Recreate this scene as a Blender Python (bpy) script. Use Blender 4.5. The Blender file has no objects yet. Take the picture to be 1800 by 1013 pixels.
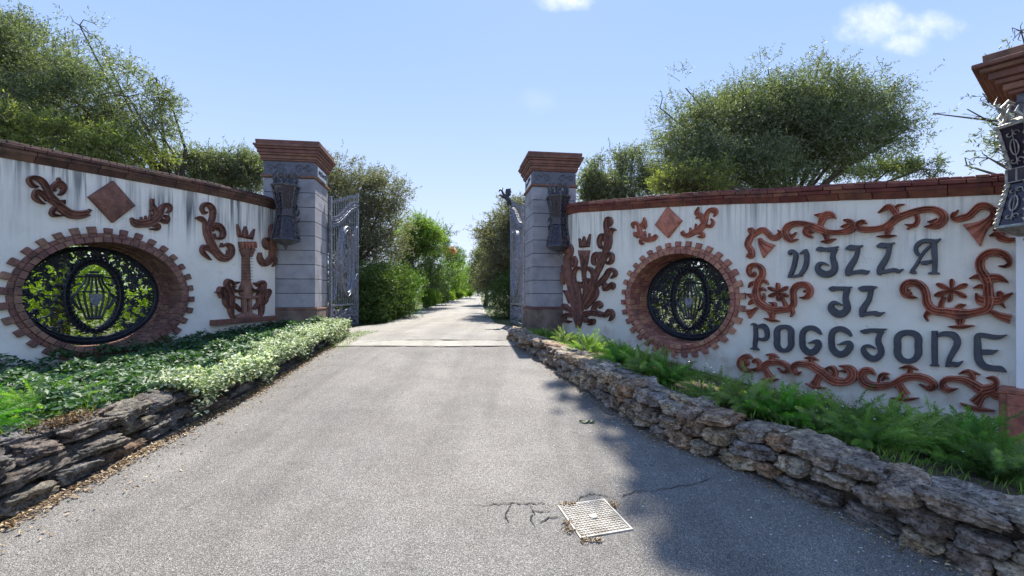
import bpy, bmesh, math, random
import numpy as np
from mathutils import Vector, Matrix
from math import sin, cos, pi, radians, sqrt, atan2

random.seed(7); RNG = np.random.default_rng(11)
SC = bpy.context.scene
COL = SC.collection

# ------------------------------------------------------------------ camera, world, sun, exposure
cam = bpy.data.cameras.new('camera'); camo = bpy.data.objects.new('camera', cam); COL.objects.link(camo)
cam.sensor_width = 36; cam.lens = 16.0; cam.shift_y = 0.0086
cam.clip_start = 0.05; cam.clip_end = 6000
camo.location = (0, 0, 0); camo.rotation_euler = (pi/2, 0, 0)
SC.camera = camo
SKY_SAT, SKY_TINT, HORIZON = 2.3, (1.02, 1.32, 1.98), (2.45, 2.68, 3.0, 1)
SUN_AZ, SUN_EL = radians(4), radians(50)           # azimuth measured from +Y towards +X
sd = Vector((sin(SUN_AZ)*cos(SUN_EL), cos(SUN_AZ)*cos(SUN_EL), sin(SUN_EL)))
W = bpy.data.worlds.new('World'); SC.world = W; W.use_nodes = True
nt = W.node_tree; nt.nodes.clear()
N = nt.nodes.new; L = nt.links.new
out = N('ShaderNodeOutputWorld'); bg = N('ShaderNodeBackground'); sky = N('ShaderNodeTexSky')
sky.sky_type = 'NISHITA'; sky.sun_disc = False; sky.sun_elevation = SUN_EL; sky.sun_rotation = SUN_AZ
sky.air_density = 1.0; sky.dust_density = 0.25; sky.ozone_density = 2.0; sky.altitude = 100
bg.inputs['Strength'].default_value = 0.12
tc = N('ShaderNodeTexCoord'); sep = N('ShaderNodeSeparateXYZ'); L(tc.outputs['Generated'], sep.inputs[0])
def wm(op, a, b=None, c=None, clamp=False):
    n = N('ShaderNodeMath'); n.operation = op; n.use_clamp = clamp
    for i, v in enumerate((a, b, c)):
        if v is None: continue
        if isinstance(v, (int, float)): n.inputs[i].default_value = v
        else: L(v, n.inputs[i])
    return n.outputs[0]
ysafe = wm('MAXIMUM', sep.outputs[1], 0.05)
U = wm('DIVIDE', sep.outputs[0], ysafe); V = wm('DIVIDE', sep.outputs[2], ysafe)
cmb = N('ShaderNodeCombineXYZ'); L(U, cmb.inputs[0]); L(V, cmb.inputs[1])
nz = N('ShaderNodeTexNoise'); nz.inputs['Scale'].default_value = 13; nz.inputs['Detail'].default_value = 9; nz.inputs['Roughness'].default_value = .6
L(cmb.outputs[0], nz.inputs['Vector'])
def cloud(u0, v0, a, b, soft):
    x = wm('POWER', wm('ABSOLUTE', wm('DIVIDE', wm('SUBTRACT', U, u0), a)), 2)
    y = wm('POWER', wm('ABSOLUTE', wm('DIVIDE', wm('SUBTRACT', V, v0), b)), 2)
    d = wm('SUBTRACT', 1.0, wm('ADD', x, y))
    d = wm('ADD', d, wm('MULTIPLY', wm('SUBTRACT', nz.outputs[0], .5), 2.6))
    n = N('ShaderNodeMapRange'); n.interpolation_type = 'SMOOTHSTEP'; n.inputs['From Min'].default_value = 0; n.inputs['From Max'].default_value = soft
    L(d, n.inputs['Value']); return n.outputs[0]
c = cloud(.80, .60, .095, .056, 1.9)
for args in ((.905, .595, .10, .042, 2.0), (.86, .56, .08, .035, 2.2), (.117, .650, .07, .03, 1.8)):
    c = wm('MAXIMUM', c, cloud(*args))
c = wm('MAXIMUM', c, wm('MULTIPLY', cloud(.05, .43, .06, .035, 2.0), .12))
c = wm('MULTIPLY', c, wm('GREATER_THAN', sep.outputs[1], .1))
mix = N('ShaderNodeMixRGB'); L(wm('MULTIPLY', c, .9), mix.inputs[0])
gam = N('ShaderNodeGamma'); gam.inputs['Gamma'].default_value = .2          # soften the sky's range as the photograph's exposure does
L(sky.outputs[0], gam.inputs['Color'])
hsv = N('ShaderNodeHueSaturation'); hsv.inputs['Saturation'].default_value = SKY_SAT
tn = N('ShaderNodeMixRGB'); tn.blend_type = 'MULTIPLY'; tn.inputs[0].default_value = 1; tn.inputs[2].default_value = (*SKY_TINT, 1)
L(gam.outputs[0], hsv.inputs['Color']); L(hsv.outputs[0], tn.inputs[1]); 
hz = N('ShaderNodeMixRGB'); L(wm('MULTIPLY', wm('POWER', wm('SUBTRACT', 1.0, wm('MAXIMUM', sep.outputs[2], 0.0), clamp=True), 3.0), .92), hz.inputs[0]); hz.inputs[2].default_value = HORIZON   # paler air low down, all the way round
L(tn.outputs[0], hz.inputs[1]); L(hz.outputs[0], mix.inputs[1]); mix.inputs[2].default_value = (3.3, 3.35, 3.45, 1)
L(mix.outputs[0], bg.inputs[0]); L(bg.outputs[0], out.inputs[0])
sun = bpy.data.lights.new('sun', 'SUN'); sun.energy = 3.0; sun.angle = radians(.53); sun.color = (1, .95, .87)
suno = bpy.data.objects.new('sun', sun); COL.objects.link(suno)
suno.rotation_euler = sd.to_track_quat('Z', 'Y').to_euler()
SC.view_settings.view_transform = 'Standard'; SC.view_settings.look = 'None'
SC.view_settings.gamma = 1; SC.view_settings.use_curve_mapping = False
SC.view_settings.exposure = 1.75
SC.render.engine = 'CYCLES'; SC.cycles.max_bounces = 8; SC.cycles.transparent_max_bounces = 8

# ------------------------------------------------------------------ helpers
F0, CX, HY = 800.0, 900.0, 522.0                     # focal length, centre and horizon of the 1800 px photograph
def at(px, py, Y): return Vector(((px-CX)/F0*Y, Y, -(py-HY)/F0*Y))
def tag(o, label=None, cat=None, group=None, kind=None):
    if label: o['label'] = label
    if cat: o['category'] = cat
    if group: o['group'] = group
    if kind: o['kind'] = kind
    return o
def empty(name, loc=(0, 0, 0), rz=0, label=None, cat=None, group=None, kind=None, scale=1):
    o = bpy.data.objects.new(name, None); COL.objects.link(o); o.location = loc; o.rotation_euler = (0, 0, rz); o.scale = (scale,)*3
    return tag(o, label, cat, group, kind)
class MB:
    def __init__(s): s.v = []; s.f = []
    def add(s, vs, fs):
        b = len(s.v); s.v += [tuple(v) for v in vs]; s.f += [tuple(i+b for i in f) for f in fs]; return s
    def box(s, c, d, rz=0, taper=1.0):
        cx, cy, cz = c; x, y, z = (k/2 for k in d); vs = []
        for dz in (-z, z):
            t = taper if dz > 0 else 1
            for dx, dy in ((-x, -y), (x, -y), (x, y), (-x, y)):
                dx *= t; dy *= t
                vs.append((cx+dx*cos(rz)-dy*sin(rz), cy+dx*sin(rz)+dy*cos(rz), cz+dz))
        return s.add(vs, [(0, 3, 2, 1), (4, 5, 6, 7), (0, 1, 5, 4), (1, 2, 6, 5), (2, 3, 7, 6), (3, 0, 4, 7)])
    def hexa(s, p):   # 8 points, bottom loop then top loop
        return s.add(p, [(0, 3, 2, 1), (4, 5, 6, 7), (0, 1, 5, 4), (1, 2, 6, 5), (2, 3, 7, 6), (3, 0, 4, 7)])
    def tube(s, pts, rad, n=8, closed=False):
        pts = [Vector(p) for p in pts]; m = len(pts)
        if isinstance(rad, (int, float)): rad = [rad]*m
        up = Vector((.13, .21, .97)); vs = []
        for i, p in enumerate(pts):
            a = pts[(i-1) % m] if (closed or i) else p; b = pts[(i+1) % m] if (closed or i < m-1) else p
            t = (b-a); t = t.normalized() if t.length > 1e-9 else Vector((0, 0, 1))
            x = t.cross(up if abs(t.dot(up)) < .95 else Vector((1, 0, 0))).normalized(); y = t.cross(x)
            up = -y if abs(t.dot(y)) < .9 else up
            for k in range(n):
                q = 2*pi*k/n; vs.append(p+(x*cos(q)+y*sin(q))*rad[i])
        fs = []
        for i in range(m if closed else m-1):
            for k in range(n):
                j = (i+1) % m
                fs.append((i*n+k, i*n+(k+1) % n, j*n+(k+1) % n, j*n+k))
        if not closed: fs += [tuple(range(n))[::-1], tuple((m-1)*n+k for k in range(n))]
        return s.add(vs, fs)
    def build(s, name, m, parent=None, smooth=False, bevel=0):
        me = bpy.data.meshes.new(name); me.from_pydata(s.v, [], s.f); me.update()
        if bevel:
            bm = bmesh.new(); bm.from_mesh(me)
            bmesh.ops.recalc_face_normals(bm, faces=bm.faces)
            bmesh.ops.bevel(bm, geom=list(bm.edges), offset=bevel, segments=1, affect='EDGES')
            bm.to_mesh(me); bm.free()
        else:
            bm = bmesh.new(); bm.from_mesh(me); bmesh.ops.recalc_face_normals(bm, faces=bm.faces); bm.to_mesh(me); bm.free()
        if smooth: me.polygons.foreach_set('use_smooth', [True]*len(me.polygons))
        me.materials.append(m)
        o = bpy.data.objects.new(name, me); COL.objects.link(o)
        if parent: o.parent = parent
        return o
def dup(root, loc, rz=None, scale=None):
    r = root.copy(); COL.objects.link(r); r.location = loc
    if rz is not None: r.rotation_euler = (0, 0, rz)
    if scale: r.scale = (scale,)*3
    for ch in list(root.children):
        c = ch.copy(); COL.objects.link(c); c.parent = r
        for g in list(ch.children):
            d = g.copy(); COL.objects.link(d); d.parent = c
    return r
def npmesh(name, verts, nper, mat, parent=None, tint=None, smooth=False):
    """verts (M*nper,3): M polygons of nper corners"""
    V_ = np.ascontiguousarray(verts, dtype=np.float32).reshape(-1, 3); M_ = len(V_)//nper
    me = bpy.data.meshes.new(name); me.vertices.add(len(V_)); me.vertices.foreach_set('co', V_.ravel())
    me.loops.add(len(V_)); me.loops.foreach_set('vertex_index', np.arange(len(V_), dtype=np.int32))
    me.polygons.add(M_); me.polygons.foreach_set('loop_start', np.arange(0, len(V_), nper, dtype=np.int32))
    me.polygons.foreach_set('loop_total', np.full(M_, nper, dtype=np.int32))
    me.update(calc_edges=True)
    if tint is not None:
        a = me.attributes.new('tint', 'FLOAT', 'POINT'); a.data.foreach_set('value', np.repeat(tint, nper).astype(np.float32))
    me.materials.append(mat)
    o = bpy.data.objects.new(name, me); COL.objects.link(o)
    if parent: o.parent = parent
    return o
def unit(a): return a/np.maximum(np.linalg.norm(a, axis=-1, keepdims=True), 1e-9)
def leaf_quads(P, D, S, Ln, Wd):
    Ln = np.asarray(Ln).reshape(-1, 1); Wd = np.asarray(Wd).reshape(-1, 1)
    return np.stack([P, P+D*Ln*.45+S*Wd*.5, P+D*Ln, P+D*Ln*.45-S*Wd*.5], axis=1).reshape(-1, 3)
def rand_dirs(n): return unit(RNG.normal(size=(n, 3)))

# ------------------------------------------------------------------ materials
def newmat(name):
    m = bpy.data.materials.new(name); m.use_nodes = True; t = m.node_tree
    b = t.nodes['Principled BSDF']; return m, t, b
def tnode(t, ty, **kw):
    n = t.nodes.new(ty)
    for k, v in kw.items():
        if k in n.inputs: n.inputs[k].default_value = v
        else: setattr(n, k, v)
    return n
def ramp(t, fac, stops):
    r = t.nodes.new('ShaderNodeValToRGB'); e = r.color_ramp.elements
    while len(e) < len(stops): e.new(.5)
    for i, (p, c) in enumerate(stops): e[i].position = p; e[i].color = (*c, 1) if len(c) == 3 else c
    t.links.new(fac, r.inputs[0]); return r.outputs[0]
def mixc(t, f, a, b, mode='MIX'):
    n = t.nodes.new('ShaderNodeMixRGB'); n.blend_type = mode
    for i, v in enumerate((f, a, b)):
        if isinstance(v, (int, float)): n.inputs[i].default_value = v
        elif isinstance(v, tuple): n.inputs[i].default_value = (*v, 1)
        else: t.links.new(v, n.inputs[i])
    return n.outputs[0]
def mth(t, op, a, b=None, clamp=False):
    n = t.nodes.new('ShaderNodeMath'); n.operation = op; n.use_clamp = clamp
    for i, v in enumerate((a, b)):
        if v is None: continue
        if isinstance(v, (int, float)): n.inputs[i].default_value = v
        else: t.links.new(v, n.inputs[i])
    return n.outputs[0]
def noise(t, vec, scale, detail=5, rough=.6):
    n = tnode(t, 'ShaderNodeTexNoise'); n.inputs['Scale'].default_value = scale; n.inputs['Detail'].default_value = detail; n.inputs['Roughness'].default_value = rough
    if vec is not None: t.links.new(vec, n.inputs['Vector'])
    return n.outputs[0]
def bump(t, b, h, strength, dist=.02):
    n = tnode(t, 'ShaderNodeBump'); n.inputs['Strength'].default_value = strength; n.inputs['Distance'].default_value = dist
    t.links.new(h, n.inputs['Height']); t.links.new(n.outputs[0], b.inputs['Normal'])
def wpos(t): return t.nodes.new('ShaderNodeNewGeometry').outputs['Position']
def simple(name, c1, c2, scale=8, rough=.8, bs=.3, bscale=60, metal=0, dirt=None, per_object=0, spec=.3):
    m, t, b = newmat(name); p = wpos(t)
    n1 = noise(t, p, scale); col = ramp(t, n1, [(.32, c1), (.68, c2)])
    if per_object:
        oi = t.nodes.new('ShaderNodeObjectInfo')
        hs = tnode(t, 'ShaderNodeHueSaturation')
        t.links.new(col, hs.inputs['Color'])
        t.links.new(mth(t, 'ADD', mth(t, 'MULTIPLY', oi.outputs['Random'], per_object), 1-per_object/2), hs.inputs['Value'])
        t.links.new(mth(t, 'ADD', mth(t, 'MULTIPLY', oi.outputs['Random'], .03), .485), hs.inputs['Hue']); col = hs.outputs[0]
    if dirt:
        n2 = noise(t, p, scale*.35+1.3, 8, .7); f = ramp(t, n2, [(.48, (0, 0, 0)), (.66, (1, 1, 1))])
        col = mixc(t, mth(t, 'MULTIPLY', f, dirt[1]), col, dirt[0])
    t.links.new(col, b.inputs['Base Color'])
    b.inputs['Roughness'].default_value = rough; b.inputs['Metallic'].default_value = metal
    b.inputs['Specular IOR Level'].default_value = spec
    bump(t, b, noise(t, p, bscale, 6, .7), bs, .01)
    return m
M = {}
M['terra'] = simple('terracotta', (.40, .13, .08), (.56, .22, .14), 11, .66, .7, 38, dirt=((.13, .06, .045), .8), spec=.4)
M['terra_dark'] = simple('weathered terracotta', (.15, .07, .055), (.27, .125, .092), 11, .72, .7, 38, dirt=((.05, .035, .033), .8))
M['letter'] = simple('painted letter', (.040, .045, .062), (.075, .08, .10), 9, .5, .25, 60, dirt=((.07, .08, .07), .4), spec=.5)
M['brick'] = simple('brick', (.34, .14, .10), (.50, .24, .17), 9, .85, .6, 70, dirt=((.12, .075, .06), .6), per_object=.45)
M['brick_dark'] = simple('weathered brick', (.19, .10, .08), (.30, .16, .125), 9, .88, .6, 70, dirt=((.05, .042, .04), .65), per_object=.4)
M['cope'] = simple('coping brick', (.15, .05, .038), (.235, .082, .058), 7, .85, .6, 60, dirt=((.06, .04, .038), .7), per_object=.45)
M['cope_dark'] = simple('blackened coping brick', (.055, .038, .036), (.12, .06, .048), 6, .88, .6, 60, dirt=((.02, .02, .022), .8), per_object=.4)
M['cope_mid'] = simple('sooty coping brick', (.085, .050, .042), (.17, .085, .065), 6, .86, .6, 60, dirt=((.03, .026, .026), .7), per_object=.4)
M['mortar_dirt'] = simple('earthy mortar', (.045, .036, .028), (.12, .095, .075), 12, .95, .8, 50)
M['mortar'] = simple('mortar', (.17, .11, .09), (.26, .18, .15), 20, .95, .5, 90)
M['block'] = simple('grey pillar render', (.29, .285, .315), (.37, .365, .395), 3, .85, .35, 90, dirt=((.17, .165, .18), .6), per_object=.16)
M['core'] = simple('groove core', (.07, .07, .09), (.10, .10, .12), 5, .9, .2, 60)
M['cap'] = simple('pillar cap brick', (.155, .078, .060), (.25, .125, .095), 5, .85, .5, 60, dirt=((.07, .05, .048), .65), per_object=.3)
M['slate'] = simple('slate frieze', (.085, .09, .115), (.15, .155, .19), 14, .6, .4, 60)
M['base'] = simple('rough base stone', (.14, .10, .085), (.27, .21, .175), 4, .9, .8, 25, dirt=((.08, .06, .055), .7))
M['iron'] = simple('black iron', (.018, .020, .028), (.040, .043, .055), 20, .42, .4, 70, spec=.5)
M['lantern'] = simple('dark lantern metal', (.018, .019, .025), (.20, .20, .22), 34, .42, .6, 60, metal=.3, dirt=((.01, .01, .013), .6))
M['lantern_silver'] = simple('silvery lantern metal', (.22, .205, .17), (.52, .49, .42), 22, .34, .6, 60, metal=.35, dirt=((.04, .035, .03), .55))
M['gate'] = simple('silver painted iron', (.09, .10, .135), (.33, .34, .39), 20, .48, .4, 60, metal=.3, dirt=((.08, .085, .11), .5), spec=.5)
M['white'] = simple('white pillar paint', (.83, .83, .83), (.86, .86, .86), 3, .7, .1, 90)
M['soil'] = simple('soil', (.05, .035, .022), (.12, .08, .05), 7, .95, 1, 30)
M['plate'] = simple('plate body', (.16, .14, .115), (.30, .27, .22), 16, .6, .3, 80, dirt=((.09, .065, .045), .8))
M['rust'] = simple('plate metal', (.40, .37, .31), (.60, .56, .48), 16, .6, .3, 80, dirt=((.16, .12, .08), .75))
M['crack'] = simple('crack tar', (.02, .02, .02), (.035, .033, .03), 16, .9, .3, 80)
M['bark'] = simple('bark', (.06, .048, .038), (.13, .11, .09), 9, .95, 1, 30)
m, t, b = newmat('lantern glass'); b.inputs['Base Color'].default_value = (.03, .02, .035, 1); b.inputs['Roughness'].default_value = .12; M['glass'] = m

def stucco(name, base, a, bco, streak, foot):
    m, t, b = newmat(name); p = wpos(t)
    sx = t.nodes.new('ShaderNodeSeparateXYZ'); t.links.new(p, sx.inputs[0])
    mp = tnode(t, 'ShaderNodeMapping'); mp.inputs['Scale'].default_value = (6.5, 6.5, .30); t.links.new(p, mp.inputs[0])
    mp2 = tnode(t, 'ShaderNodeMapping'); mp2.inputs['Scale'].default_value = (17, 17, .7); t.links.new(p, mp2.inputs[0])
    d = mth(t, 'SUBTRACT', mth(t, 'ADD', mth(t, 'MULTIPLY', sx.outputs[1], bco), a), sx.outputs[2])   # metres below the coping
    s1 = ramp(t, noise(t, mp.outputs[0], 1.0, 3, .5), [(.50, (0, 0, 0)), (.68, (1, 1, 1))])
    s2 = ramp(t, noise(t, mp2.outputs[0], 1.0, 3, .6), [(.52, (0, 0, 0)), (.68, (1, 1, 1))])
    fade = tnode(t, 'ShaderNodeMapRange'); fade.inputs['From Min'].default_value = 1.25; fade.inputs['From Max'].default_value = 0.0
    t.links.new(mth(t, 'ADD', d, mth(t, 'MULTIPLY', mth(t, 'SUBTRACT', noise(t, mp.outputs[0], 2.3, 2), .5), 2.2)), fade.inputs['Value'])
    f = mth(t, 'MULTIPLY', mth(t, 'MULTIPLY', mth(t, 'MAXIMUM', s1, mth(t, 'MULTIPLY', s2, .7)), fade.outputs[0]), streak, True)
    pres = ramp(t, noise(t, p, .75, 2, .5), [(.38, (.15, .15, .15)), (.60, (1, 1, 1))]); f = mth(t, 'MULTIPLY', f, pres)
    blot = ramp(t, noise(t, p, 1.1, 8, .65), [(.35, base), (.7, tuple(x*.86 for x in base))])
    col = mixc(t, f, blot, (.13, .14, .15))
    fine = ramp(t, noise(t, p, 34, 4, .7), [(.66, (0, 0, 0)), (.76, (1, 1, 1))])
    col = mixc(t, mth(t, 'MULTIPLY', fine, .14), col, (.30, .31, .30))
    vc = tnode(t, 'ShaderNodeTexVoronoi'); vc.feature = 'DISTANCE_TO_EDGE'; vc.inputs['Scale'].default_value = .9
    wv = tnode(t, 'ShaderNodeVectorMath', operation='ADD'); t.links.new(p, wv.inputs[0]); nn_ = tnode(t, 'ShaderNodeTexNoise'); nn_.inputs['Scale'].default_value = 3; nn_.inputs['Detail'].default_value = 6; t.links.new(p, nn_.inputs['Vector']); t.links.new(nn_.outputs['Color'], wv.inputs[1]); t.links.new(wv.outputs[0], vc.inputs['Vector'])
    ck = ramp(t, vc.outputs['Distance'], [(.0, (1, 1, 1)), (.006, (0, 0, 0))]); cm = ramp(t, noise(t, p, .8, 2), [(.5, (0, 0, 0)), (.6, (1, 1, 1))])
    col = mixc(t, mth(t, 'MULTIPLY', mth(t, 'MULTIPLY', ck, cm), .45), col, (.25, .24, .22))
    grn = ramp(t, noise(t, p, 1.9, 7, .7), [(.52, (0, 0, 0)), (.72, (1, 1, 1))]); col = mixc(t, mth(t, 'MULTIPLY', grn, .28), col, (.50, .53, .47))
    fm = tnode(t, 'ShaderNodeMapRange'); fm.inputs['From Min'].default_value = foot[0]; fm.inputs['From Max'].default_value = foot[1]
    t.links.new(mth(t, 'ADD', d, mth(t, 'MULTIPLY', noise(t, p, 2.6, 6), 1.5)), fm.inputs['Value'])
    pe = ramp(t, noise(t, p, 5, 8, .7), [(.40, (.62, .57, .48)), (.6, (.42, .27, .17))])
    col = mixc(t, mth(t, 'MULTIPLY', fm.outputs[0], .8), col, pe)
    t.links.new(col, b.inputs['Base Color']); b.inputs['Roughness'].default_value = .92; b.inputs['Specular IOR Level'].default_value = .15
    h = mth(t, 'ADD', noise(t, p, 9, 6, .6), mth(t, 'MULTIPLY', noise(t, p, 70, 3), .25))
    bump(t, b, h, .35, .02); return m
M['stucco_l'] = stucco('white stucco streaked', (.88, .84, .78), 2.12, 0, 1.7, (4.3, 4.8))
M['stucco_r'] = stucco('white stucco warm', (.89, .86, .755), .55, .13, .8, (3.4, 3.95))

def asphalt(name, ca, cb, speck, sscale=230):
    m, t, b = newmat(name); p = wpos(t)
    vo = tnode(t, 'ShaderNodeTexVoronoi'); vo.inputs['Scale'].default_value = sscale; t.links.new(p, vo.inputs['Vector'])
    vo2 = tnode(t, 'ShaderNodeTexVoronoi'); vo2.inputs['Scale'].default_value = sscale*.45; t.links.new(p, vo2.inputs['Vector'])
    sp = ramp(t, vo.outputs['Color'], [(.25, tuple(x*(1-speck*.75) for x in ca)), (.55, ca), (.9, tuple(min(1, x*(1+speck)) for x in cb))])
    sp2 = ramp(t, vo2.outputs['Color'], [(.2, (.78, .78, .78)), (.5, (1, 1, 1)), (.9, (1.15, 1.15, 1.13))])
    col = mixc(t, .8, sp, sp2, 'MULTIPLY')
    big = ramp(t, noise(t, p, .55, 6, .6), [(.35, (.86, .86, .87)), (.65, (1.06, 1.05, 1.03))])
    col = mixc(t, 1.0, col, big, 'MULTIPLY')
    mp = tnode(t, 'ShaderNodeMapping'); mp.inputs['Scale'].default_value = (2.0, .12, 1); t.links.new(p, mp.inputs[0])
    tr = ramp(t, noise(t, mp.outputs[0], 1, 3), [(.36, (.80, .80, .80)), (.6, (1.02, 1.02, 1.02))]); col = mixc(t, 1.0, col, tr, 'MULTIPLY')
    pt = ramp(t, noise(t, p, 1.6, 9, .72), [(.42, (1, 1, 1)), (.62, (.80, .79, .78))]); col = mixc(t, .9, col, pt, 'MULTIPLY')
    st_ = ramp(t, noise(t, p, 4.5, 4, .6), [(.66, (1, 1, 1)), (.72, (.72, .71, .70))]); col = mixc(t, .8, col, st_, 'MULTIPLY')
    t.links.new(col, b.inputs['Base Color']); b.inputs['Roughness'].default_value = .82; b.inputs['Specular IOR Level'].default_value = .35
    bump(t, b, mth(t, 'ADD', vo.outputs['Distance'], mth(t, 'MULTIPLY', vo2.outputs['Distance'], .8)), .7, .006)
    return m
M['asphalt'] = asphalt('worn asphalt', (.225, .21, .188), (.30, .28, .252), .6)
M['drive'] = asphalt('pale inner drive', (.29, .27, .235), (.34, .32, .285), .35, 160)
M['concrete'] = asphalt('threshold concrete', (.43, .40, .34), (.50, .465, .41), .25, 200)

# rock
m, t, b = newmat('tufa rock'); tcn = t.nodes.new('ShaderNodeTexCoord'); oi = t.nodes.new('ShaderNodeObjectInfo')
add = tnode(t, 'ShaderNodeVectorMath', operation='ADD'); t.links.new(wpos(t), add.inputs[0])
cx_ = t.nodes.new('ShaderNodeCombineXYZ'); t.links.new(mth(t, 'MULTIPLY', oi.outputs['Random'], 37), cx_.inputs[0]); t.links.new(mth(t, 'MULTIPLY', oi.outputs['Random'], 91), cx_.inputs[2]); t.links.new(cx_.outputs[0], add.inputs[1])
vv = add.outputs[0]
basec = ramp(t, oi.outputs['Random'], [(0, (.38, .31, .26)), (.2, (.54, .43, .32)), (.4, (.37, .34, .33)), (.6, (.64, .50, .32)), (.75, (.60, .52, .42)), (.88, (.56, .36, .22)), (1, (.48, .41, .35))])
n1 = noise(t, vv, 11, 9, .72); mot = ramp(t, n1, [(.34, (.16, .14, .14)), (.5, (.7, .68, .66)), (.66, (1.5, 1.47, 1.42))])
col = mixc(t, 1, basec, mot, 'MULTIPLY')
lich = ramp(t, noise(t, vv, 24, 8, .75), [(.54, (0, 0, 0)), (.66, (1, 1, 1))]); col = mixc(t, mth(t, 'MULTIPLY', lich, .55), col, (.40, .37, .34))
orng = ramp(t, noise(t, vv, 5, 5, .6), [(.58, (0, 0, 0)), (.72, (1, 1, 1))]); col = mixc(t, mth(t, 'MULTIPLY', orng, .45), col, (.27, .13, .05))
mpn = tnode(t, 'ShaderNodeMapping'); mpn.inputs['Scale'].default_value = (2.5, 2.5, 14); t.links.new(vv, mpn.inputs[0])
strat = noise(t, mpn.outputs[0], 2.2, 6, .65); pores = noise(t, vv, 42, 7, .8)
pit = ramp(t, pores, [(.40, (.13, .12, .12)), (.50, (1, 1, 1))]); col = mixc(t, .85, col, pit, 'MULTIPLY')
t.links.new(col, b.inputs['Base Color']); b.inputs['Roughness'].default_value = .92; b.inputs['Specular IOR Level'].default_value = .2
bump(t, b, mth(t, 'ADD', mth(t, 'MULTIPLY', strat, 1.2), mth(t, 'ADD', pores, n1)), 1.0, .022); M['rock'] = m

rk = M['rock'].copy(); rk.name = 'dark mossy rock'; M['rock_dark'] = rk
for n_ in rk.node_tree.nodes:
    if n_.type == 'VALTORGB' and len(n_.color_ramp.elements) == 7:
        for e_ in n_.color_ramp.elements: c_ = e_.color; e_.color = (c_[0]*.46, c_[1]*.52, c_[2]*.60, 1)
def foliage(name, c_dark, c_mid, c_light, trans=.35, tcol=None, rough=.55, pale=None, hv=0):
    m = bpy.data.materials.new(name); m.use_nodes = True; t = m.node_tree; t.nodes.clear()
    o = t.nodes.new('ShaderNodeOutputMaterial'); b = t.nodes.new('ShaderNodeBsdfPrincipled')
    at_ = t.nodes.new('ShaderNodeAttribute'); at_.attribute_name = 'tint'
    col = ramp(t, at_.outputs['Fac'], [(0, c_dark), (.5, c_mid), (1, c_light)])
    oi = t.nodes.new('ShaderNodeObjectInfo'); hs = tnode(t, 'ShaderNodeHueSaturation'); t.links.new(col, hs.inputs['Color'])
    t.links.new(mth(t, 'ADD', mth(t, 'MULTIPLY', oi.outputs['Random'], hv), .5-hv*.7), hs.inputs['Hue']); t.links.new(mth(t, 'ADD', mth(t, 'MULTIPLY', oi.outputs['Random'], hv*7), 1-hv*5), hs.inputs['Saturation']); col = hs.outputs[0]
    big = ramp(t, noise(t, wpos(t), .9, 3), [(.35, (.78, .78, .78)), (.65, (1.18, 1.18, 1.1))]); col = mixc(t, 1, col, big, 'MULTIPLY')
    if pale:
        g = t.nodes.new('ShaderNodeNewGeometry'); col = mixc(t, mth(t, 'MULTIPLY', g.outputs['Backfacing'], .75), col, pale)
    t.links.new(col, b.inputs['Base Color']); b.inputs['Roughness'].default_value = rough; b.inputs['Specular IOR Level'].default_value = .4
    tr = t.nodes.new('ShaderNodeBsdfTranslucent'); tc2 = mixc(t, 1, col, tcol or (1.9, 2.2, .7), 'MULTIPLY'); t.links.new(tc2, tr.inputs[0])
    mx = t.nodes.new('ShaderNodeMixShader'); mx.inputs[0].default_value = trans
    t.links.new(b.outputs[0], mx.inputs[1]); t.links.new(tr.outputs[0], mx.inputs[2]); t.links.new(mx.outputs[0], o.inputs[0]); return m
M['olive'] = foliage('olive leaves', (.045, .058, .028), (.085, .102, .052), (.145, .165, .088), .32, pale=(.20, .22, .16))
M['olive_y'] = foliage('yellowish leaves', (.09, .11, .025), (.16, .18, .045), (.24, .25, .08), .42, pale=(.22, .24, .12))
M['brownleaf'] = foliage('brownish olive leaves', (.06, .058, .035), (.10, .095, .058), (.16, .15, .10), .3, pale=(.2, .19, .15))
M['dkhedge'] = foliage('dark hedge leaves', (.028, .055, .018), (.055, .095, .028), (.10, .15, .045), .28)
M['hedge'] = foliage('hedge leaves', (.05, .09, .02), (.09, .16, .03), (.16, .25, .05), .35)
M['hedge_mid'] = foliage('mid hedge leaves', (.03, .055, .016), (.06, .10, .026), (.13, .18, .05), .3)
M['bright'] = foliage('bright shrub leaves', (.085, .14, .022), (.14, .21, .035), (.22, .30, .07), .4)
M['ivy'] = foliage('ivy leaves', (.024, .062, .026), (.045, .105, .042), (.095, .175, .08), .2)
M['varieg'] = foliage('variegated ivy leaves', (.07, .14, .03), (.46, .52, .30), (.80, .81, .66), .25, tcol=(1.1, 1.2, .8))
M['fern'] = foliage('asparagus fern', (.045, .12, .018), (.105, .24, .04), (.24, .40, .09), .4, hv=.05)
M['grass'] = foliage('grass', (.07, .13, .02), (.13, .22, .035), (.24, .30, .08), .35)
M['litter'] = foliage('dry leaves', (.16, .10, .05), (.34, .23, .12), (.55, .42, .27), .1, tcol=(1, .9, .6))
M['petal'] = foliage('petals', (.6, .6, .58), (.75, .75, .72), (.85, .85, .82), .1, tcol=(1, 1, 1))
M['lime'] = foliage('sunlit lime leaves', (.13, .19, .02), (.22, .29, .03), (.32, .40, .06), .45)
M['mossy'] = foliage('orange brown moss', (.07, .04, .015), (.16, .085, .03), (.28, .15, .05), .1)
M['orange'] = foliage('orange leaves', (.25, .09, .02), (.40, .16, .03), (.5, .25, .05), .4, tcol=(1.6, 1.3, .8))
M['terrain'] = simple('meadow ground', (.06, .075, .028), (.12, .13, .05), 2.5, .95, 1, 14, dirt=((.10, .08, .045), .5))

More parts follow.
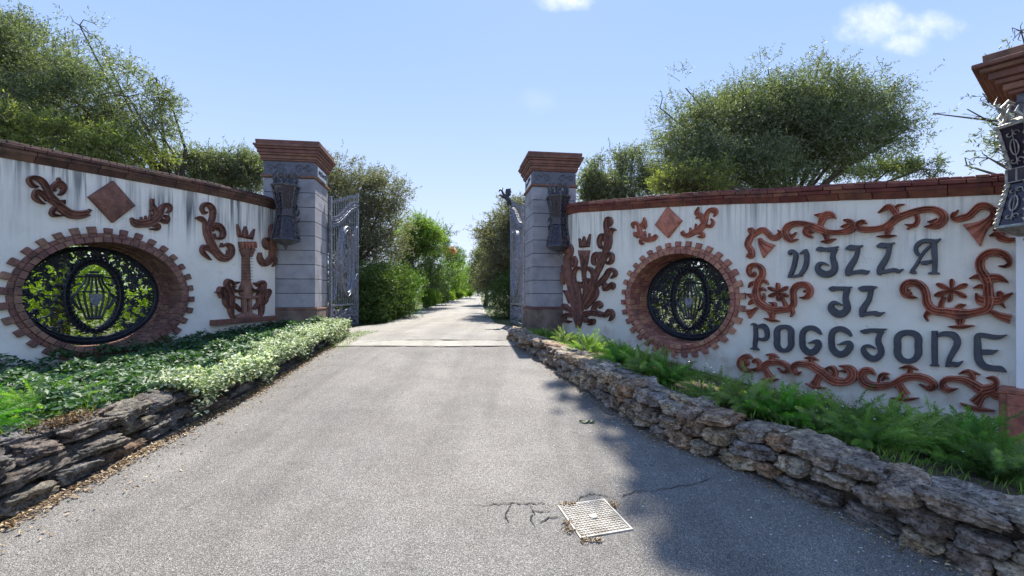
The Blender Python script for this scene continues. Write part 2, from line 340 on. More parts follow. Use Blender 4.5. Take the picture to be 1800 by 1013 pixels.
# ------------------------------------------------------------------ terrain, road
GY = [(-30, -4.3), (-3, -2.0), (0, -1.75), (10, -.90), (11.5, -.88), (15, -.875), (23, -.75), (38, -.38), (70, .39), (95, .3), (300, -2), (4000, -4)]
gx, gv = [a for a, _ in GY], [b for _, b in GY]
def g(Y): return float(np.interp(Y, gx, gv))
def T(X, Y):
    k = min(1, max(0, (16-Y)/4)); k2 = min(1, max(0, (-X-3.4)/3)); r = min(1, max(0, (X-.8)/4))
    z = g(Y) - .06 - k*(.55*r + .25*k2)
    if X > 0 and Y < 7: z -= 0
    return z
xs = sorted(set([-3000, -900, -300, -120, -60, -40]+list(np.arange(-30, 30.1, 1.5))+[40, 60, 120, 300, 900, 3000]))
ys = sorted(set([-30, -15]+list(np.arange(-6, 30.1, 1.5))+list(range(33, 100, 5))+[120, 160, 220, 300, 900, 4000]))
tm = MB(); tm.add([(x, y, T(x, y)) for y in ys for x in xs], [(j*len(xs)+i, j*len(xs)+i+1, (j+1)*len(xs)+i+1, (j+1)*len(xs)+i) for j in range(len(ys)-1) for i in range(len(xs)-1)])
tag(tm.build('ground', M['terrain'], smooth=True), kind='structure')
# curbs (foot line of the low stone walls, road side)
CR = [(4.6, 1.3), (3.6, 1.75), (3.0, 2.1), (2.54, 2.54), (2.40, 2.77), (2.27, 3.06), (2.10, 3.37), (1.90, 3.72), (1.45, 4.31), (1.22, 4.9), (1.05, 5.6), (.91, 6.09), (.73, 6.8), (.565, 7.53), (.37, 8.2), (.09, 8.97), (-.08, 10.0), (-.02, 10.75)]
CL = [(-3.3, 1.4), (-3.38, 2.2), (-3.38, 3.0), (-3.38, 3.8), (-3.40, 4.9), (-3.42, 5.9), (-3.52, 7.0), (-3.62, 8.2), (-3.68, 9.3), (-3.80, 10.2)]
def xatY(line, Y):
    p = sorted((y, x) for x, y in line); return float(np.interp(Y, [a for a, _ in p], [b for _, b in p]))
def sheet(name, rows, m, dz=0, kind='structure', nx=6):
    mb = MB(); V_ = []
    for (Y, xa, xb) in rows:
        for i in range(nx+1): V_.append((xa+(xb-xa)*i/nx, Y, g(Y)+dz))
    mb.add(V_, [(j*(nx+1)+i, j*(nx+1)+i+1, (j+1)*(nx+1)+i+1, (j+1)*(nx+1)+i) for j in range(len(rows)-1) for i in range(nx)])
    return tag(mb.build(name, m, smooth=True), kind=kind)
rows = [(-30, -40, 45), (-12, -30, 35), (-5, -22, 26), (-1.5, -9, 12), (1.0, -5, 5.5)]+[(Y, xatY(CL, Y)-.25, xatY(CR, Y)+.25) for Y in np.arange(1.6, 9.45, .4)]
sheet('road', rows, M['asphalt'])
inr = [(9.3, -3.85, .12), (10, -3.95, .15), (11, -4.2, .2), (13, -4.6, .2), (14.9, -4.15, -.55), (18, -4.4, -.85), (23, -4.9, -1.35), (30, -5.5, -1.95), (38, -6.1, -2.6), (50, -6.6, -3.4), (62, -6.6, -4.3), (70, -6.7, -4.9), (85, -5, -2.8), (100, -3, 0)]
rows = []
for Y in list(np.arange(9.3, 40, .8))+list(range(42, 100, 4)):
    rows.append((Y, float(np.interp(Y, [r[0] for r in inr], [r[1] for r in inr])), float(np.interp(Y, [r[0] for r in inr], [r[2] for r in inr]))))
sheet('inner_driveway', rows, M['drive'], .004)
# concrete threshold strip with ragged edges
mb = MB(); V_ = []; n = 60
for i in range(n+1):
    X = -3.75+3.85*i/n; V_ += [(X, 9.02+.05*random.uniform(-1, 1)+.02*sin(i*.6), g(9.02)+.010), (X, 9.62+.05*random.uniform(-1, 1), g(9.62)+.010)]
mb.add(V_, [(2*i, 2*i+2, 2*i+3, 2*i+1) for i in range(n)])
tag(mb.build('driveway_threshold', M['concrete']), kind='structure')
def crack(name, pts, w, dz=.016, kind='structure', sub=5):
    mb = MB(); P = []
    for a, b_ in zip(pts, pts[1:]):
        for k in range(sub): P.append((a[0]+(b_[0]-a[0])*k/sub+random.uniform(-1, 1)*.006, a[1]+(b_[1]-a[1])*k/sub+random.uniform(-1, 1)*.012))
    P.append(pts[-1]); V_ = []
    for i, p in enumerate(P):
        q = P[min(i+1, len(P)-1)]; r = P[max(i-1, 0)]; d = Vector((q[0]-r[0], q[1]-r[1])); d.normalize() if d.length else None
        ww = w*random.uniform(.3, 1.1)*(0.25+sin(pi*i/(len(P)-1)))
        for s in (-1, 1): V_.append((p[0]-d.y*s*ww/2, p[1]+d.x*s*ww/2, g(p[1])+dz))
    mb.add(V_, [(2*i, 2*i+1, 2*i+3, 2*i+2) for i in range(len(P)-1)])
    return tag(mb.build(name, M['crack']), kind=kind)
crack('threshold_crack', [(-2.3, 9.70), (-1.6, 9.69), (-1.05, 9.66), (-.6, 9.70)], .10)
crack('threshold_crack', [(-3.7, 9.0), (-2.6, 9.05), (-1.4, 8.96), (-.2, 9.02), (.05, 9.03)], .035)
crack('threshold_crack', [(-3.1, 9.45), (-2.6, 9.62), (-2.3, 9.66)], .035)
crack('threshold_crack', [(-.6, 9.66), (-.3, 9.60), (0, 9.63)], .03)
mk = [[(.30, 3.215), (.22, 3.24), (.10, 3.24), (-.02, 3.25), (-.2, 3.22), (-.34, 3.24)], [(.12, 3.24), (.16, 3.12), (.12, 3.04), (.15, 2.95)], [(.36, 3.08), (.25, 3.07), (.17, 3.0)], [(.31, 3.14), (.2, 3.13), (.12, 3.14)],
      [(.45, 3.25), (.50, 3.32), (.58, 3.37), (.66, 3.36), (.74, 3.30)], [(.78, 3.33), (.92, 3.40), (1.0, 3.42)], [(0, 3.24), (-.05, 3.10), (-.02, 3.0)], [(1.0, 3.40), (1.35, 3.5), (1.62, 3.62)]]
for c_ in mk: crack('asphalt_crack', c_, .011, .006)

# ------------------------------------------------------------------ wall paths
class Path:
    def __init__(s, ctrl, side):
        pts = []
        for i in range(len(ctrl)-1):
            a, b_ = Vector(ctrl[i]), Vector(ctrl[i+1]); n = max(2, int((b_-a).length/.05))
            for k in range(n): pts.append(a.lerp(b_, k/n))
        pts.append(Vector(ctrl[-1]))
        for _ in range(12):                      # soften the corners
            pts = [pts[0]]+[(pts[i-1]+pts[i]*2+pts[i+1])/4 for i in range(1, len(pts)-1)]+[pts[-1]]
        s.p = pts; s.S = [0]
        for a, b_ in zip(pts, pts[1:]): s.S.append(s.S[-1]+(b_-a).length)
        s.X = np.array([p.x for p in pts]); s.Y = np.array([p.y for p in pts]); s.S = np.array(s.S); s.len = s.S[-1]
        tx = np.gradient(s.X, s.S); ty = np.gradient(s.Y, s.S); l = np.hypot(tx, ty); s.tx, s.ty = tx/l, ty/l
        s.side = side; s.R = s.X/s.Y
        s.inc = s.R[-1] > s.R[0]
    def frame(s, q):
        x, y = np.interp(q, s.S, s.X), np.interp(q, s.S, s.Y); tx, ty = np.interp(q, s.S, s.tx), np.interp(q, s.S, s.ty); l = math.hypot(tx, ty); tx /= l; ty /= l
        if q > s.len: x += tx*(q-s.len); y += ty*(q-s.len)
        if q < 0: x += tx*q; y += ty*q
        return Vector((x, y, 0)), Vector((tx, ty, 0)), Vector((ty, -tx, 0))*s.side
    def P(s, q, z, off=0):
        p, t_, n_ = s.frame(q); return Vector((p.x, p.y, z))+n_*off
    def sz(s, u, v):
        r = (u-CX)/F0; R_ = s.R if s.inc else s.R[::-1]; S_ = s.S if s.inc else s.S[::-1]
        q = float(np.interp(r, R_, S_)); Y = float(np.interp(q, s.S, s.Y)); return q, -(v-HY)/F0*Y
    def px(s, u, v, off=0):
        q, z = s.sz(u, v); return s.P(q, z, off)
RW = Path([(1.37, 12.22), (1.45, 11.75), (1.75, 11.32), (6.21, 5.59)], 1)     # normal (ty,-tx): faces the road
LW = Path([(-5.85, 11.24), (-5.87, 10.9), (-6.0, 10.42), (-8.60, 3.9)], -1)
def chk(Wl):
    p, t_, n_ = Wl.frame(4); return n_
if chk(RW).x > 0: RW.side = -RW.side
if chk(LW).x < 0: LW.side = -LW.side
RTOP = [(0, 2.38), (.8, 2.38), (2.0, 2.26), (3.4, 2.12), (4.56, 1.99), (5.5, 1.86), (6.28, 1.77), (6.94, 1.68), (7.9, 1.565), (9, 1.45)]
LTOP = [(0, 2.40), (2, 2.40), (5, 2.30), (8, 2.2)]
RFOOT = [(0, -.95), (2, -1.1), (3.4, -1.32), (4.56, -1.5), (6.3, -1.66), (7.9, -1.72)]
LFOOT = [(0, -.80), (2, -.98), (4.8, -1.2), (8, -1.45)]
ip = lambda tb, q: float(np.interp(q, [a for a, _ in tb], [b_ for _, b_ in tb]))

def make_wall(label, Wl, top, foot, mat, cm, cdm, bm_, win, thick=.62):
    root = empty('garden_wall', Wl.P(Wl.len/2, ip(foot, Wl.len/2)), 0, label, 'wall')
    inv = Matrix.Translation(-Vector(root.location))
    def fin(o):
        o.data.transform(inv); k = o.name.split('.')[0]
        o.parent = cope if k.startswith('coping') else sur if k in ('ring_brick', 'ring_moulding', 'tooth_brick', 'reveal_brick', 'mortar_bed') else root; return o
    cope = empty('coping'); cope.parent = root; sur = empty('window_surround'); sur.parent = root
    # stucco body
    mb = MB(); qs = np.linspace(0, Wl.len, 61); V_ = []
    for q in qs:
        zt = ip(top, q)-.26; zb = ip(foot, q)-.5
        V_ += [Wl.P(q, zb, 0), Wl.P(q, zt, 0), Wl.P(q, zt, -thick), Wl.P(q, zb, -thick)]
    F = [(4*i+k, 4*i+(k+1) % 4, 4*i+4+(k+1) % 4, 4*i+4+k) for i in range(60) for k in range(4)]+[(0, 1, 2, 3), (243, 242, 241, 240)]
    body = mb.add(V_, F).build('wall_face', mat)
    sc, zc, a, b_ = win; C, tt, nn = Wl.frame(sc); C = Vector((C.x, C.y, zc))
    cut = MB(); K = 64
    cut.add([C+tt*(a+.02)*cos(2*pi*k/K)+Vector((0, 0, (b_+.02)*sin(2*pi*k/K)))+nn*o_ for o_ in (.4, -1.2) for k in range(K)],
            [(k, (k+1) % K, K+(k+1) % K, K+k) for k in range(K)]+[tuple(range(K)), tuple(range(2*K-1, K-1, -1))])
    co = cut.build('cutter', mat)
    md = body.modifiers.new('b', 'BOOLEAN'); md.object = co; md.operation = 'DIFFERENCE'; md.solver = 'EXACT'
    bpy.context.view_layer.update()
    ev = body.evaluated_get(bpy.context.evaluated_depsgraph_get()); nm = bpy.data.meshes.new_from_object(ev)
    body.modifiers.clear(); body.data = nm; bpy.data.objects.remove(co); fin(body)
    # coping: cove moulding pieces, a course of headers and an uneven top course
    def run(name, step, z0, z1, o0, o1, o0t, mt, jit=.004, gap=.008, tilt=0):
        q = 0.0
        while q < Wl.len-.02:
            st = step*random.uniform(.92, 1.08); q1 = min(q+st, Wl.len); dz = random.uniform(-jit, jit); do = random.uniform(-jit, jit)*1.5
            ta, tb = ip(top, q), ip(top, q1); qa, qb = q+gap/2, q1-gap/2
            pts = [Wl.P(qa, ta+z0+dz, o0+do), Wl.P(qb, tb+z0+dz, o0+do), Wl.P(qb, tb+z0+dz, -thick-.08), Wl.P(qa, ta+z0+dz, -thick-.08),
                   Wl.P(qa, ta+z1+dz-tilt, o0t+do), Wl.P(qb, tb+z1+dz-tilt, o0t+do), Wl.P(qb, tb+z1+dz, -thick-.08), Wl.P(qa, ta+z1+dz, -thick-.08)]
            fin(MB().hexa(pts).build(name, mt, bevel=.006)); q = q1
    run('coping_moulding', .42, -.262, -.17, .02, .02, .09, cm, .002)
    run('coping_moulding', .42, -.169, -.112, .10, .10, .105, cm, .002)
    run('coping_brick', .27, -.110, -.055, .13, .13, .13, cm, .004)
    run('coping_brick', .125, -.053, 0.0, .11, .11, .09, cdm, .007, tilt=.012)
    # oval window surround
    def E(ka, kb, th, off): return C+tt*ka*cos(th)+Vector((0, 0, kb*sin(th)))+nn*off
    def seg(name, th0, th1, a0, b0, a1, b1, o0, o1, mt, gap=.0, bev=.006):
        g_ = gap/((a0+b0)/2)/2; th0 += g_; th1 -= g_
        p = [E(a0, b0, th0, o0), E(a0, b0, th1, o0), E(a1, b1, th1, o0), E(a1, b1, th0, o0), E(a0, b0, th0, o1), E(a0, b0, th1, o1), E(a1, b1, th1, o1), E(a1, b1, th0, o1)]
        fin(MB().hexa(p).build(name, mt, bevel=bev))
    # equal arc steps round the ellipse
    tt_ = np.linspace(0, 2*pi, 721); L_ = np.concatenate([[0], np.cumsum(np.hypot(np.diff(1.2*np.cos(tt_)), np.diff(1.03*np.sin(tt_))))])
    def ths(n): return [float(np.interp(L_[-1]*i/n, L_, tt_)) for i in range(n+1)]
    th = ths(52)
    for i in range(52): seg('ring_brick', th[i], th[i+1], a, b_, a+.085, b_+.085, -.10, .075+random.uniform(-.004, .004), bm_, .010)
    th = ths(68)
    for i in range(68): seg('ring_moulding', th[i], th[i+1], a+.088, b_+.088, a+.155, b_+.155, -.05, .045+random.uniform(-.003, .003), bm_, .006)
    th = ths(68)
    for i in range(34):
        j = random.uniform(-.01, .012); seg('tooth_brick', th[2*i]+.012, th[2*i+1]+.006, a+.158, b_+.158, a+.255+j, b_+.255+j, -.03, .065+random.uniform(-.008, .008), bm_, .0)
    th = ths(52)
    for r in range(3):
        for i in range(52):
            sft = .5*(r % 2)*(th[1]-th[0])
            seg('reveal_brick', th[i]+sft, th[i+1]+sft, a-.004-.012*r, b_-.004-.012*r, a+.05, b_+.05, -.105-.2*r, -.297-.2*r, bm_, .012, .004)
    ringb = MB(); K = 96
    ringb.add([E(a+.012 if o_ < 1 else a+.012, b_+.012, 2*pi*k/K, o_) for o_ in (.02, -.70) for k in range(K)], [(k, (k+1) % K, K+(k+1) % K, K+k) for k in range(K)])
    fin(ringb.build('mortar_bed', M['mortar']))
    return root, C, tt, nn
qc, zc = RW.sz(1190, 526); RWIN = (qc, -.05, 1.12, .92)
rwall, RC, RT, RN = make_wall('white stucco wall with blackletter lettering and terracotta scrollwork, right of the drive', RW, RTOP, RFOOT, M['stucco_r'], M['cope'], M['cope'], M['brick'], RWIN)
qc, zc = LW.sz(163, 520); LWIN = (qc-.25, .02, 1.15, .92)
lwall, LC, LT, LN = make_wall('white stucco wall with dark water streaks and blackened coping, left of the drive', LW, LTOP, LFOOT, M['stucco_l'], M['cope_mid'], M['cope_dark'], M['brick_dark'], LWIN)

# ------------------------------------------------------------------ carved relief strokes
def catmull(P, sub):
    if len(P) < 3: sub = max(sub, 2)
    o = []; n = len(P)
    for i in range(n-1):
        p0, p1, p2, p3 = P[max(i-1, 0)], P[i], P[i+1], P[min(i+2, n-1)]
        for k in range(sub):
            t_ = k/sub; o.append(tuple(.5*((2*p1[j])+(-p0[j]+p2[j])*t_+(2*p0[j]-5*p1[j]+4*p2[j]-p3[j])*t_*t_+(-p0[j]+3*p1[j]-3*p2[j]+p3[j])*t_**3) for j in range(3)))
    o.append(P[-1]); return o
ROLL = [(-1, 0), (-1, .55), (-.86, .92), (-.64, 1), (-.42, .48), (0, .92), (.42, .48), (.64, 1), (.86, .92), (1, .55), (1, 0)]
FLAT = [(-1, 0), (-1, .74), (-.80, 1), (.80, 1), (1, .74), (1, 0)]
ROUND = [(-1, 0), (-.94, .5), (-.6, .87), (0, 1), (.6, .87), (.94, .5), (1, 0)]
_hj = [0]
def stroke(mb, pts, h, mapf, prof=ROLL, sub=4, closed=False, smooth=True, minw=.0):
    _hj[0] += 1; h = h*(1.15+.30*((_hj[0]*7) % 11)/11)
    P = [(p[0], p[1], p[2] if len(p) > 2 else 1) for p in pts]
    if closed:
        q = catmull(P[-2:]+P+P[:3], sub); q = q[2*sub:-(2*sub)]; q = q[:len(P)*sub]
    else: q = catmull(P, sub) if smooth else P
    m = len(q); k = len(prof); V_ = []
    for i, (x, y, w) in enumerate(q):
        w = max(w, minw)
        a = q[(i-1) % m] if (closed or i) else q[i]; b_ = q[(i+1) % m] if (closed or i < m-1) else q[i]
        dx, dy = b_[0]-a[0], b_[1]-a[1]; l = math.hypot(dx, dy) or 1; nx, ny = -dy/l, dx/l
        for (u, hh) in prof: V_.append(mapf(x+nx*u*w, y+ny*u*w, hh*h*(1 if w > 0 else 1)))
    F = [(i*k+j, i*k+j+1, ((i+1) % m)*k+j+1, ((i+1) % m)*k+j) for i in range(m if closed else m-1) for j in range(k-1)]
    if not closed: F += [tuple(range(k)), tuple((m-1)*k+j for j in range(k))[::-1]]
    mb.add(V_, F)
def orn(name, Wl, k, ox, oy, strokes, h, mt, label=None, cat=None, prof=ROLL, parent=None, sub=4, plates=()):
    mb = MB(); f = lambda x, y, o_: Wl.px(ox+x*k, oy+y*k, o_-.004)
    for s_ in strokes: stroke(mb, s_, h, f, prof, sub)
    for (cen, poly, ph) in plates:      # faceted pyramid plates
        n = len(poly); ins = [(cen[0]+(p[0]-cen[0])*.86, cen[1]+(p[1]-cen[1])*.86) for p in poly]
        mb.add([f(*p, 0) for p in poly]+[f(*p, ph*.55) for p in poly]+[f(*p, ph*.72) for p in ins]+[f(*cen, ph)],
               [(i, (i+1) % n, n+(i+1) % n, n+i) for i in range(n)]+[(n+i, n+(i+1) % n, 2*n+(i+1) % n, 2*n+i) for i in range(n)]+[(2*n+i, 2*n+(i+1) % n, 3*n) for i in range(n)])
    c0 = Vector(mb.v[0]) if True else None
    mb.v = [tuple(Vector(v)-c0) for v in mb.v]
    o = mb.build(name, mt, smooth=False); o.location = c0
    if parent: o.parent = parent; o.location = c0-Vector(parent.location)
    return tag(o, label, cat)

# --- lettering
LT6 = (1/6, 1380, 400); LB = (1/7.5, 1310, 550); LC3 = (1/6.923, 1530, 560); LI = (1/12.664, 1440, 490); F1 = (1, 0, 0)
def loop(pts, w1, w2):
    return pts
letters = [
 (LT6, [[(62, 292, 10), (56, 266, 18), (88, 252, 20), (120, 290, 24), (114, 350, 25), (95, 430, 24), (64, 500, 20), (44, 530, 6)], [(160, 282, 4), (200, 258, 14), (236, 238, 12)], [(228, 232, 10), (236, 290, 24), (236, 350, 25), (222, 415, 25), (192, 470, 22), (165, 500, 16)], [(190, 500, 16), (110, 516, 15), (46, 526, 6)]]),
 (LT6, [[(340, 240, 12), (370, 230, 26), (430, 234, 22), (500, 234, 26), (568, 202, 5)], [(545, 220, 22), (512, 290, 26), (516, 350, 30), (532, 410, 32), (515, 468, 34), (450, 496, 36), (382, 478, 36), (350, 432, 28), (368, 388, 22), (412, 378, 14), (465, 402, 4)]]),
 (LT6, [[(650, 228, 12), (695, 215, 30), (760, 214, 24), (828, 192, 4)], [(772, 225, 26), (764, 285, 24), (735, 350, 30), (696, 410, 34), (672, 462, 34), (664, 515, 18)], [(662, 492, 22), (740, 476, 20), (820, 468, 26), (862, 478, 22), (893, 456, 4)]]),
 (LT6, [[(975, 205, 12), (1022, 192, 30), (1090, 190, 24), (1162, 163, 4)], [(1108, 195, 28), (1096, 270, 24), (1066, 340, 30), (1028, 400, 34), (1004, 455, 34), (998, 505, 18)], [(995, 482, 22), (1080, 463, 20), (1160, 450, 22), (1202, 464, 20), (1252, 440, 4)]]),
 (LT6, [[(1578, 130, 26), (1580, 250, 30), (1585, 370, 28), (1580, 478, 26)], [(1518, 488, 8), (1575, 480, 17), (1632, 488, 8)], [(1648, 120, 4), (1600, 148, 22), (1540, 146, 24), (1480, 142, 22), (1420, 168, 24), (1384, 218, 22), (1396, 272, 22), (1436, 308, 16)], [(1545, 185, 14), (1470, 262, 16), (1420, 340, 16), (1380, 410, 18), (1346, 458, 20), (1326, 484, 10)], [(1335, 480, 12), (1390, 476, 14)], [(1430, 372, 10), (1480, 376, 24), (1552, 356, 12)]]),
 (LI, [[(235, 215, 24), (305, 230, 62), (420, 218, 46), (600, 218, 46), (745, 186, 8)], [(645, 225, 68), (615, 330, 62), (600, 450, 66), (628, 580, 74), (632, 680, 78), (540, 772, 82), (420, 782, 82), (305, 700, 80), (275, 615, 62), (335, 535, 46), (420, 555, 34), (530, 592, 8)]]),
 (LI, [[(890, 215, 24), (975, 228, 66), (1100, 214, 60), (1200, 206, 48), (1300, 182, 8)], [(1160, 225, 70), (1150, 350, 56), (1112, 480, 60), (1034, 600, 68), (978, 705, 78), (955, 850, 44)], [(930, 815, 48), (1100, 778, 45), (1250, 766, 50), (1335, 795, 52), (1470, 748, 10)]]),
 (LB, [[(142, 165, 24), (148, 300, 28), (138, 400, 27), (136, 462, 25)], [(82, 476, 6), (135, 466, 22), (192, 488, 6)], [(88, 158, 6), (120, 146, 14), (150, 170, 20)], [(162, 186, 20), (205, 176, 26), (250, 178, 36), (290, 228, 32), (292, 325, 30), (235, 352, 24), (150, 326, 8)]]),
 (LB, [('c', [(428, 240, 38), (428, 340, 38), (428, 425, 38), (466, 482, 32), (520, 497, 27), (574, 482, 32), (612, 425, 38), (612, 340, 38), (612, 240, 38), (577, 196, 32), (520, 182, 27), (463, 196, 32)])]),
 (LB, [[(1012, 286, 8), (968, 238, 28), (900, 200, 32), (820, 208, 35), (768, 262, 37), (760, 370, 37), (772, 455, 38), (840, 518, 40), (920, 508, 44), (968, 445, 40)], [(985, 470, 22), (975, 415, 40), (945, 378, 30), (836, 400, 5)]]),
 (LB, [[(1410, 310, 10), (1362, 252, 30), (1285, 212, 34), (1205, 220, 37), (1152, 276, 39), (1144, 390, 39), (1160, 478, 40), (1236, 543, 43), (1325, 530, 46), (1380, 462, 42)], [(1400, 490, 24), (1390, 430, 42), (1350, 392, 30), (1225, 422, 5)]]),
 (F1, [[(1514, 582, 1.8), (1521, 583, 4.5), (1532, 581, 3.8), (1548, 581, 3.6), (1559.5, 578.5, .8)], [(1552, 582, 4), (1546, 592, 4.6), (1545, 602, 5), (1549, 613, 5.4), (1549, 622, 5.6), (1541, 630, 5.6), (1530, 629, 5.4), (1521, 621, 5), (1518.5, 613.5, 4), (1523, 608.5, 3.2), (1530, 608.5, 2.5), (1539.5, 612.5, .6)]]),
 (LC3, [('c', [(337, 240, 44), (337, 340, 44), (337, 430, 44), (386, 498, 36), (462, 519, 30), (540, 498, 36), (588, 430, 44), (588, 340, 44), (588, 240, 44), (540, 186, 38), (462, 170, 34), (386, 186, 38)])]),
 (LC3, [[(787, 150, 36), (787, 350, 38), (790, 565, 36)], [(732, 570, 6), (790, 560, 20), (845, 574, 6)], [(828, 214, 16), (880, 188, 30), (950, 186, 32), (1020, 206, 40), (1063, 268, 42), (1052, 335, 42), (1010, 412, 38), (965, 495, 33), (938, 585, 24)], [(925, 586, 6), (1000, 552, 26), (1065, 560, 30), (1132, 514, 4)]]),
 (LC3, [[(1298, 215, 34), (1308, 300, 44), (1310, 420, 48), (1330, 515, 48), (1398, 585, 40), (1500, 604, 34), (1590, 612, 34), (1662, 650, 5)], [(1268, 240, 4), (1310, 204, 28), (1400, 206, 28), (1500, 226, 30), (1580, 224, 24), (1668, 198, 4)], [(1350, 408, 32), (1440, 408, 32), (1500, 406, 26), (1557, 384, 4)]]),
]
sign = empty('wall_lettering', RW.px(1540, 520), 0, 'raised dark blue-black letters VILLA IL POGGIONE in blackletter on white wall', 'lettering')
for (k, ox, oy), strokes in letters:
    mb = MB(); f = lambda x, y, o_: RW.px(ox+x*k, oy+y*k, o_-.004)-Vector(sign.location)
    for s_ in strokes:
        if s_[0] == 'c': stroke(mb, s_[1], .05, f, FLAT, 4, closed=True)
        else: stroke(mb, s_, .05, f, FLAT, 4)
    mb.build('letter', M['letter'], sign)

# --- terracotta ornaments, right wall
TD = (1/6.923, 1300, 350); TE = (1/6.923, 1530, 340); TF = (1/8.44, 1300, 450); TG = (1/6.33, 1570, 430); TH = (1/7.2, 1290, 610); TI = (1/6.667, 1500, 630); TJ = (1/10, 1100, 350)
terra = M['terra']
def flower(Wl, k, ox, oy, c_, tips, h, mt, label):
    st = [[(c_[0]+(tx-c_[0])*.12, c_[1]+(ty-c_[1])*.12, 10), (c_[0]+(tx-c_[0])*.55, c_[1]+(ty-c_[1])*.55, 30), (c_[0]+(tx-c_[0])*.85, c_[1]+(ty-c_[1])*.85, 26), (tx, ty, 8)] for tx, ty in tips]
    st.append([(c_[0]-16, c_[1], 16), (c_[0]+16, c_[1], 16)])
    return orn('flower_ornament', Wl, k, ox, oy, st, h*1.25, mt, label, 'ornament', ROLL)
orn('scroll_ornament', RW, *TD, [[(140, 352, 20), (148, 385, 40), (162, 430, 30), (125, 500, 38), (108, 565, 36), (148, 630, 38), (145, 690, 42), (95, 692, 16)], [(175, 445, 26), (240, 395, 34), (300, 378, 36), (350, 420, 38), (400, 468, 38), (460, 468, 36), (500, 430, 28), (522, 392, 10)], [(478, 378, 4), (505, 415, 16)], [(250, 480, 18), (280, 540, 45), (330, 600, 82), (372, 640, 108)]], .06, terra, 'terracotta knotted ribbon with bell-shaped tassel, left end of the frieze above VILLA', 'ornament')
orn('scroll_ornament', RW, *TD, [[(722, 490, 5), (650, 512, 22), (588, 470, 46), (565, 400, 42), (602, 334, 40), (680, 302, 36), (780, 302, 34), (862, 322, 40), (940, 352, 48), (1000, 376, 46), (1080, 405, 36), (1200, 408, 30), (1300, 396, 40), (1372, 360, 50), (1390, 315, 34), (1340, 274, 34), (1275, 262, 8)], [(700, 408, 4), (655, 455, 20), (620, 450, 30)], [(1240, 345, 4), (1310, 325, 26), (1370, 330, 30)], [(905, 345, 30), (835, 360, 38), (812, 415, 34), (850, 448, 24), (905, 475, 4)], [(915, 412, 4), (850, 408, 26)], [(985, 335, 30), (1008, 265, 40), (1045, 205, 46), (1120, 195, 42), (1182, 240, 4)], [(922, 200, 4), (990, 205, 34), (1040, 212, 40)], [(1030, 385, 50), (1060, 450, 32), (1076, 505, 26)], [(998, 522, 4), (1080, 518, 28), (1182, 486, 4)]], .06, terra, 'terracotta bird-headed scroll directly above the first letters of VILLA', 'ornament')
orn('scroll_ornament', RW, *TE, [[(-30, 372, 4), (-90, 350, 24), (-142, 378, 34), (-130, 424, 40), (-60, 442, 40), (60, 438, 36), (160, 418, 36), (250, 370, 44), (330, 300, 50), (400, 274, 44), (500, 240, 40), (600, 210, 38), (700, 196, 38), (800, 206, 44), (880, 254, 54), (892, 318, 58), (838, 378, 52), (770, 402, 38), (665, 412, 5)], [(700, 352, 5), (770, 350, 30), (820, 340, 40)], [(-55, 330, 4), (-100, 340, 20)], [(560, 262, 34), (582, 330, 30), (550, 388, 28), (490, 395, 20), (425, 380, 4)], [(455, 445, 4), (505, 405, 20)], [(345, 292, 40), (305, 235, 42), (262, 182, 42), (210, 172, 32), (105, 245, 4)], [(322, 205, 30), (342, 155, 16), (425, 138, 4)], [(250, 400, 44), (216, 462, 38), (206, 515, 26)], [(85, 528, 4), (200, 528, 22), (325, 516, 4)]], .06, terra, 'terracotta bird-headed scroll above the last letters of VILLA', 'ornament')
orn('scroll_ornament', RW, *TE, [[(1035, 240, 24), (1004, 285, 32), (1044, 322, 34), (1120, 302, 42), (1200, 280, 44), (1262, 220, 44), (1330, 164, 46), (1420, 160, 46), (1500, 205, 44), (1560, 232, 50), (1640, 205, 50), (1705, 170, 40)], [(1078, 206, 4), (1040, 252, 22)], [(1490, 230, 30), (1485, 320, 26), (1490, 400, 18)], [(1495, 250, 24), (1450, 330, 48), (1350, 420, 88), (1235, 515, 172)]], .06, terra, 'terracotta scroll with broad fanned tassel at the top right corner beside the large lantern', 'ornament')
for a_, b_, c_ in (((1470, 300), (1330, 400), (1110, 450)), ((1475, 315), (1350, 440), (1180, 530)), ((1482, 330), (1390, 450), (1290, 590))): pass
orn('scroll_ornament', RW, *TE, [[(1450, 525, 5), (1540, 500, 40), (1590, 540, 52), (1680, 572, 34), (1760, 565, 24)], [(1500, 440, 20), (1570, 470, 40), (1590, 520, 44)], [(1570, 500, 40), (1660, 430, 36), (1740, 395, 30)]], .06, terra, 'terracotta curl tucked against the white pillar under the large lantern', 'ornament')
